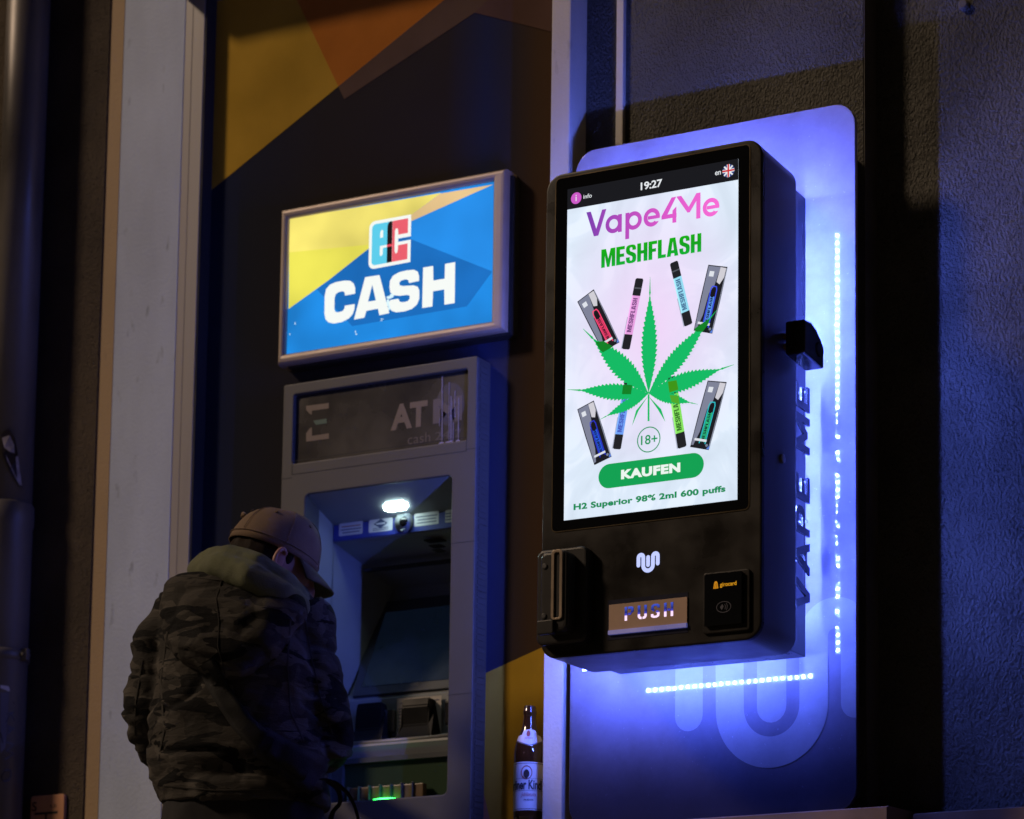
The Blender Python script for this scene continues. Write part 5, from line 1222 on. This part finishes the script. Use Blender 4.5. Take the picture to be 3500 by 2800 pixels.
# ear on the side turned to the street
rs = HS if (HS @ WV) < 0 else -HS
for sgn in (1, -1):
    bm = bmesh.new(); s_v = rs*sgn; ec_ = HC + s_v*.076 + HF*.004 - HT*.012
    loop = [ec_ + HF*(.012*math.cos(a_) - .004) + HT*(.025*math.sin(a_)*1.0) + s_v*(.012 + .006*math.cos(a_ + PI)) for a_ in [2*PI*i/18 for i in range(19)]]
    tube(bm, loop[2:17], [.004 + .0015*math.sin(PI*i/14) for i in range(15)], 8)
    ellipsoid(bm, ec_ - HF*.003 + s_v*.003, (HF*.011, s_v*.005, HT*.022), 12, 8)
    ellipsoid(bm, ec_ + HF*.002 - HT*.022 + s_v*.007, (HF*.007, s_v*.005, HT*.008), 10, 6)
    remesh('ear', bm, .0022, 2, M_skin, person)
# hair under the cap
M_hair = mat('dark_hair', (.018, .012, .009), .75, spec=.15, var=.3, scale=50, stretch=(1, 1, .1), bump=.5, bscale=220)
bm = bmesh.new()
ellipsoid(bm, HC + HT*.002 - HF*.018, (HF*.074, HS*.076, HT*.070), 28, 18)
ellipsoid(bm, HC - HT*.046 - HF*.042, (HF*.046, HS*.062, HT*.058), 24, 14)
ellipsoid(bm, HC + HT*.010 + HF*.020 + rs*.050, (HF*.014, HS*.027, HT*.030), 14, 10)
remesh('hair', bm, .004, 3, M_hair, person, lambda c_: .0025*noise.noise(Vector((c_.x*60, c_.y*60, c_.z*10))))
# ---- cap
M_cap = mat('cap_cotton', (.175, .115, .075), .85, var=.18, scale=18, bump=.5, bscale=500)
bm = bmesh.new(); rings = []
CC = HC + HT*.050
for j in range(13):
    t_ = j/12; ang = t_*PI/2
    hr = math.cos(ang)**.62 if t_ < 1 else .0; hz_ = math.sin(ang)
    rr = []
    for k in range(40):
        a_ = 2*PI*k/40; d_ = HF*math.cos(a_)*(.101 if math.cos(a_) > 0 else .099)*hr + HS*math.sin(a_)*.085*hr
        pz = .010 + .108*hz_ - .046 - (.010*math.cos(a_)*(1 - t_)*-1 if False else 0)
        rr.append(CC + d_ + HT*(pz + .006*math.cos(a_)*hz_))
    rings.append(rr)
R_ = [[bm.verts.new(p_) for p_ in r_] for r_ in rings[:-1]]
for A_, B_ in zip(R_[:-1], R_[1:]):
    for k in range(40): bm.faces.new((A_[k], A_[(k + 1) % 40], B_[(k + 1) % 40], B_[k]))
bm.faces.new(R_[-1])
bmesh.ops.recalc_face_normals(bm, faces=bm.faces)
for v in bm.verts: v.co += (v.co - CC).normalized()*(.003*noise.noise(v.co*22) + .0015*noise.noise(v.co*60))
capo = from_bm('cap', bm, M_cap, person, True)
sd_ = capo.modifiers.new('t', 'SOLIDIFY'); sd_.thickness = .003; sd_.offset = -1
# band seam, panel seams, button, eyelets, back closure
def dome(a_, t_, lift=.0015):
    ang = t_*PI/2; hr = math.cos(ang)**.62; hz_ = math.sin(ang)
    p_ = CC + HF*math.cos(a_)*.100*hr + HS*math.sin(a_)*.085*hr + HT*(.108*hz_ - .036 + .006*math.cos(a_)*hz_)
    return p_ + (p_ - CC).normalized()*lift
M_capd = mat('cap_stitching', (.13, .085, .055), .9)
for k in range(6):
    a_ = k*PI/3 + PI/6
    bm = bmesh.new(); tube(bm, [dome(a_, .12 + .84*i/12) for i in range(13)], .0007, 6); from_bm('cap_seam', bm, M_capd, capo, True)
    e_ = dome(a_ + PI/6, .55, .001); bm = bmesh.new(); n_ = (e_ - CC).normalized(); tube(bm, [e_ - n_*.001, e_ + n_*.0012], .004, 10); from_bm('eyelet', bm, M_capd, capo, True)
bm = bmesh.new(); tube(bm, [dome(2*PI*i/40, .10) for i in range(41)], .0010, 6, False); from_bm('cap_seam', bm, M_capd, capo, True)
bm = bmesh.new(); ellipsoid(bm, CC + HT*.073, (HF*.008, HS*.008, HT*.005), 12, 8); from_bm('cap_button', bm, M_cap, capo, True)
bq = dome(PI + .30, .42, .004); bm = bmesh.new(); tube(bm, [bq - HS*.010, bq - HS*.002 + HT*.006, bq + HS*.012], [.003, .006, .002], 8); from_bm('cap_badge', bm, M_cap, capo, True)
# brim: curved plate leaving the front of the band, turned down
bm = bmesh.new(); gr_ = {}
for i in range(21):
    a_ = math.radians(-68 + 136*i/20); base = CC + HF*math.cos(a_)*.098 + HS*math.sin(a_)*.084 - HT*.033
    ext = .054*math.cos(a_*.92)**.75
    for j in range(7):
        s_ = j/6; q_ = base + HF*ext*s_ - HT*(.010*s_ + .010*s_*s_ + .022*(math.sin(a_)**2)*(s_)) + HS*math.sin(a_)*.012*s_
        gr_[i, j] = bm.verts.new(q_)
for i in range(20):
    for j in range(6): bm.faces.new((gr_[i, j], gr_[i + 1, j], gr_[i + 1, j + 1], gr_[i, j + 1]))
bro = from_bm('brim', bm, mat('brim_cotton', (.10, .08, .05), .85, var=.15, scale=18, bump=.5, bscale=500), capo, True)
sd_ = bro.modifiers.new('t', 'SOLIDIFY'); sd_.thickness = .004
# ---- trousers and shoes
M_tr = mat('black_denim', (.012, .012, .015), .9, var=.2, scale=20)
bm = bmesh.new(); loft(bm, [ring_pts((man(345, 1668) + man(682, 1668))/2, .165, .118), ring_pts(hipc, .168, .122), ring_pts(hipc - ZV*.12, .175, .122)])
for hp, kn, an in legs: tube(bm, [hp - ZV*.03, (hp + kn)/2, kn, (kn*.5 + an*.5), an + ZV*.01], [.100, .088, .074, .068, .062], 14)
remesh('trousers', bm, .010, 4, M_tr, person, lambda c_: .006*noise.noise(Vector((c_.x*9, c_.y*9, c_.z*20))))
M_shoe = mat('black_leather', (.015, .014, .013), .4)
for hp, kn, an in legs:
    bm = bmesh.new(); f_ = Vector((an.x, an.y, .045)); ellipsoid(bm, f_ + WV*.07, (WV*.145, UV*.052, ZV*.042)); ellipsoid(bm, f_ + ZV*.035, (WV*.065, UV*.048, ZV*.055)); loft(bm, [ring_pts(Vector((f_.x, f_.y, 0.0)) + WV*.065, .050, .145), ring_pts(Vector((f_.x, f_.y, .022)) + WV*.065, .052, .148)])
    remesh('shoe', bm, .006, 3, M_shoe, person)
# ---- jacket
def camo():
    m = bpy.data.materials.new('camouflage_cotton'); m.use_nodes = True
    N, L = m.node_tree.nodes, m.node_tree.links; p = N['Principled BSDF']; p.inputs['Roughness'].default_value = .85; p.inputs['Specular IOR Level'].default_value = .25
    tc = N.new('ShaderNodeTexCoord')
    def layer_(scale, st, lo, hi, seed, dist=1.2, det=2):
        mp = N.new('ShaderNodeMapping'); mp.inputs['Scale'].default_value = st; mp.inputs['Location'].default_value = (seed, seed*.7, seed*1.3); L.new(tc.outputs['Object'], mp.inputs[0])
        nz = N.new('ShaderNodeTexNoise'); nz.inputs['Scale'].default_value = scale; nz.inputs['Detail'].default_value = det; nz.inputs['Distortion'].default_value = dist; L.new(mp.outputs[0], nz.inputs['Vector'])
        mr = N.new('ShaderNodeMapRange'); mr.inputs[1].default_value = lo; mr.inputs[2].default_value = hi; L.new(nz.outputs[0], mr.inputs[0]); return mr.outputs[0]
    def mixc(fac, a_, b_):
        mx = N.new('ShaderNodeMix'); mx.data_type = 'RGBA'; L.new(fac, mx.inputs[0])
        if isinstance(a_, tuple): mx.inputs[6].default_value = (*a_, 1)
        else: L.new(a_, mx.inputs[6])
        mx.inputs[7].default_value = (*b_, 1); return mx.outputs[2]
    c1 = mixc(layer_(11, (1, 1, 1.3), .48, .50, 3), (.058, .052, .046), (.034, .031, .028))
    c2 = mixc(layer_(10, (.8, .8, 1.7), .57, .580, 11), c1, (.085, .077, .068))
    c3 = mixc(layer_(11, (.6, .6, 1.8), .545, .553, 23, .9, 4), c2, (.004, .004, .0045))
    L.new(c3, p.inputs['Base Color'])
    w = N.new('ShaderNodeTexNoise'); w.inputs['Scale'].default_value = 650; L.new(tc.outputs['Object'], w.inputs['Vector'])
    f = N.new('ShaderNodeTexNoise'); f.inputs['Scale'].default_value = 42; f.inputs['Detail'].default_value = 4; f.inputs['Distortion'].default_value = .6
    mp = N.new('ShaderNodeMapping'); mp.inputs['Scale'].default_value = (.6, .6, 1.5); L.new(tc.outputs['Object'], mp.inputs[0]); L.new(mp.outputs[0], f.inputs['Vector'])
    b1 = N.new('ShaderNodeBump'); b1.inputs['Strength'].default_value = .7; b1.inputs['Distance'].default_value = .006; L.new(f.outputs[0], b1.inputs['Height'])
    b2 = N.new('ShaderNodeBump'); b2.inputs['Strength'].default_value = .8; b2.inputs['Distance'].default_value = .0015; L.new(w.outputs[0], b2.inputs['Height']); L.new(b1.outputs[0], b2.inputs['Normal'])
    L.new(b2.outputs[0], p.inputs['Normal'])
    return m
M_camo = camo()
def folds(c_):
    l = c_ - PC
    a_ = noise.noise(Vector((l.x*5, l.y*5, l.z*15)))
    b_ = noise.noise(Vector((l.x*9 + 7, l.y*9, l.z*30 + 3)))
    c2 = 1 - abs(noise.noise(Vector((l.x*4 + 2, l.y*4, l.z*11 + l.x*4))))*2
    d_ = abs(noise.noise(Vector((l.x*5 + 11 + l.z*3, l.y*5, l.z*13 + 5)))); e_ = abs(noise.noise(Vector((l.x*11 + 3, l.y*11 + 8, l.z*24 - l.x*9))))
    return .011*a_ + .003*b_ + .008*max(0, c2)**3 - .008*max(0, 1 - d_*8) - .0015*max(0, 1 - e_*6)
bm = bmesh.new()
loft(bm, [band(1215, 445, 612, .060, .01), band(1240, 400, 640, .085), band(1270, 368, 656, .105), band(1310, 345, 668, .125), band(1380, 338, 675, .138), band(1480, 334, 678, .142), band(1560, 326, 684, .146), band(1610, 326, 688, .146), band(1645, 336, 688, .138), band(1668, 338, 690, .140), band(1698, 346, 684, .134)])
for arm in (armL, armR): tube(bm, [man(a_, b_, c_) for a_, b_, c_, r_ in arm], [r_ for *_, r_ in arm], 18)
jacket = remesh('jacket', bm, .0056, 6, M_camo, person, folds)
# hood hanging on the back
bm = bmesh.new()
def hb(py, l, r, hd, dw): return band(py, l, r, hd, dw)
loft(bm, [hb(1212, 378, 520, .045, -.075), hb(1228, 358, 590, .062, -.080), hb(1258, 342, 640, .075, -.090), hb(1300, 337, 640, .078, -.105), hb(1350, 345, 606, .070, -.130), hb(1392, 378, 560, .055, -.140), hb(1420, 425, 520, .034, -.145), hb(1430, 455, 495, .016, -.140)])
hood = remesh('hood', bm, .0055, 5, M_camo, person, lambda c_: folds(c_)*.8)
# ---- knitted collar of the garment beneath
M_knit = mat('olive_knit', (.12, .13, .075), .95, var=.25, scale=25, bump=.9, bscale=420)
bm = bmesh.new()
def loop3(pts, r_): 
    P_ = [man(*q_) for q_ in pts]; tube(bm, P_ + [P_[0], P_[1]], r_, 14, False)
loop3([(424, 1204, -.05), (466, 1196, -.125), (528, 1214, -.150), (588, 1252, -.125), (624, 1282, -.055), (636, 1284, .03), (600, 1240, .10), (510, 1195, .11), (440, 1190, .05)], .032)
loop3([(446, 1180, -.05), (486, 1174, -.100), (540, 1188, -.115), (590, 1222, -.095), (624, 1262, -.040), (634, 1266, .03), (600, 1225, .09), (520, 1185, .09), (455, 1178, .03)], .028)
remesh('knit_collar', bm, .006, 4, M_knit, person, lambda c_: .004*noise.noise(c_*18) + .002*noise.noise(c_*50))
# ---- things laid on the cloth: found by looking along the line of sight
def surf(objs):
    t_ = []
    for o in objs:
        w = parent_world(o); t_.append((BVHTree.FromPolygons([v.co + w for v in o.data.vertices], [p_.vertices for p_ in o.data.polygons])))
    return t_
trees = surf([jacket, hood])
def hit(px, py):
    o = Vector(CAM); d = Vector(ray(px, py)).normalized(); best = None
    for t_ in trees:
        h_ = t_.ray_cast(o, d)
        if h_[0] is not None and (best is None or h_[3] < best[1]): best = (h_[0], h_[3], h_[1])
    return best
def ribbon(name, pts, wpx, m, parent, lift=.003, thick=.003, sub=6):
    path = []
    for (x0, y0), (x1, y1) in zip(pts[:-1], pts[1:]):
        for i in range(sub): path.append((x0 + (x1 - x0)*i/sub, y0 + (y1 - y0)*i/sub))
    path.append(pts[-1]); bm = bmesh.new(); rows = []
    for i, (x, y) in enumerate(path):
        a_, b_ = path[max(0, i - 1)], path[min(len(path) - 1, i + 1)]; dx, dy = b_[0] - a_[0], b_[1] - a_[1]; l_ = math.hypot(dx, dy); nx, ny = -dy/l_, dx/l_
        w_ = wpx if not isinstance(wpx, tuple) else wpx[0] + (wpx[1] - wpx[0])*i/(len(path) - 1)
        row = []
        for k in (-.5, -.25, 0, .25, .5):
            h_ = hit(x + nx*w_*k, y + ny*w_*k)
            if h_ is None: row = None; break
            row.append((h_[0], h_[2]))
        if row: rows.append(row)
    if len(rows) < 2: return None
    dcam = (Vector(CAM) - rows[0][0][0]).normalized()
    T = [[bm.verts.new(p_ + dcam*(lift + thick)) for p_, n_ in r_] for r_ in rows]; B = [[bm.verts.new(p_ + dcam*(lift - .006)) for p_, n_ in r_] for r_ in rows]
    for i in range(len(rows) - 1):
        for k in range(4): bm.faces.new((T[i][k], T[i][k + 1], T[i + 1][k + 1], T[i + 1][k]))
        bm.faces.new((T[i][0], T[i + 1][0], B[i + 1][0], B[i][0])); bm.faces.new((T[i][4], B[i][4], B[i + 1][4], T[i + 1][4]))
    return from_bm(name, bm, m, parent, True)
M_seam = mat('seam_thread', (.030, .027, .023), .9)
for nm, pts, w_ in (('jacket_seam', [(640, 1290), (655, 1380), (675, 1470), (700, 1545)], 3), ('jacket_seam', [(612, 1305), (605, 1400), (612, 1500), (640, 1560)], 4), ('jacket_seam', [(300, 1390), (285, 1480), (283, 1560)], 3),
                    ('jacket_seam', [(352, 1330), (338, 1430), (345, 1540), (332, 1600)], 4), ('jacket_seam', [(345, 1655), (450, 1664), (560, 1664), (680, 1655)], 3), ('hood_seam', [(466, 1222), (455, 1260), (461, 1310), (458, 1360), (474, 1420)], 2), ('hood_seam', [(380, 1212), (470, 1222), (560, 1240), (628, 1270)], 3)):
    ribbon(nm, pts, w_, M_seam, jacket if nm == 'jacket_seam' else hood, .0004, .001)
# ================================================================== SHOULDER BAG
bagc = man(655, 1630, -.12)
bag = thing('shoulder_bag', 'black sling bag on the right hip with its strap across the camouflage back', 'bag', (bagc.x, bagc.y, bagc.z - .06))
M_bag = mat('black_nylon', (.005, .005, .006), .7, var=.2, scale=30, bump=.4, bscale=300)
ribbon('strap', [(432, 1396), (468, 1462), (512, 1525), (560, 1570)], (40, 50), M_bag, bag, .004, .003)
ribbon('bag_body', [(548, 1560), (585, 1585), (630, 1612), (672, 1636)], (62, 86), M_bag, bag, .010, .016)
ribbon('bag_flap', [(572, 1570), (612, 1592), (655, 1618)], (46, 60), M_bag, bag, .027, .003)
def hang(pts, w_):
    bm = bmesh.new(); P_ = [man(*q_) for q_ in pts]; sm_ = []
    for i in range(len(P_) - 1):
        for k in range(5):
            t_ = k/5; p0 = P_[max(0, i - 1)]; p1 = P_[i]; p2 = P_[i + 1]; p3 = P_[min(len(P_) - 1, i + 2)]
            sm_.append(.5*((2*p1) + (p2 - p0)*t_ + (2*p0 - 5*p1 + 4*p2 - p3)*t_*t_ + (3*p1 - p0 - 3*p2 + p3)*t_**3))
    sm_.append(P_[-1]); tube(bm, sm_, [(w_, .0015)]*len(sm_), 8); return from_bm('loose_strap', bm, M_bag, bag, True)
hang([(680, 1640, -.08), (705, 1648, -.04), (735, 1675, -.03), (752, 1715, -.03), (758, 1760, -.04)], .011)
hang([(690, 1645, -.08), (712, 1665, -.06), (716, 1690, -.06), (700, 1712, -.06), (692, 1750, -.07)], .010)
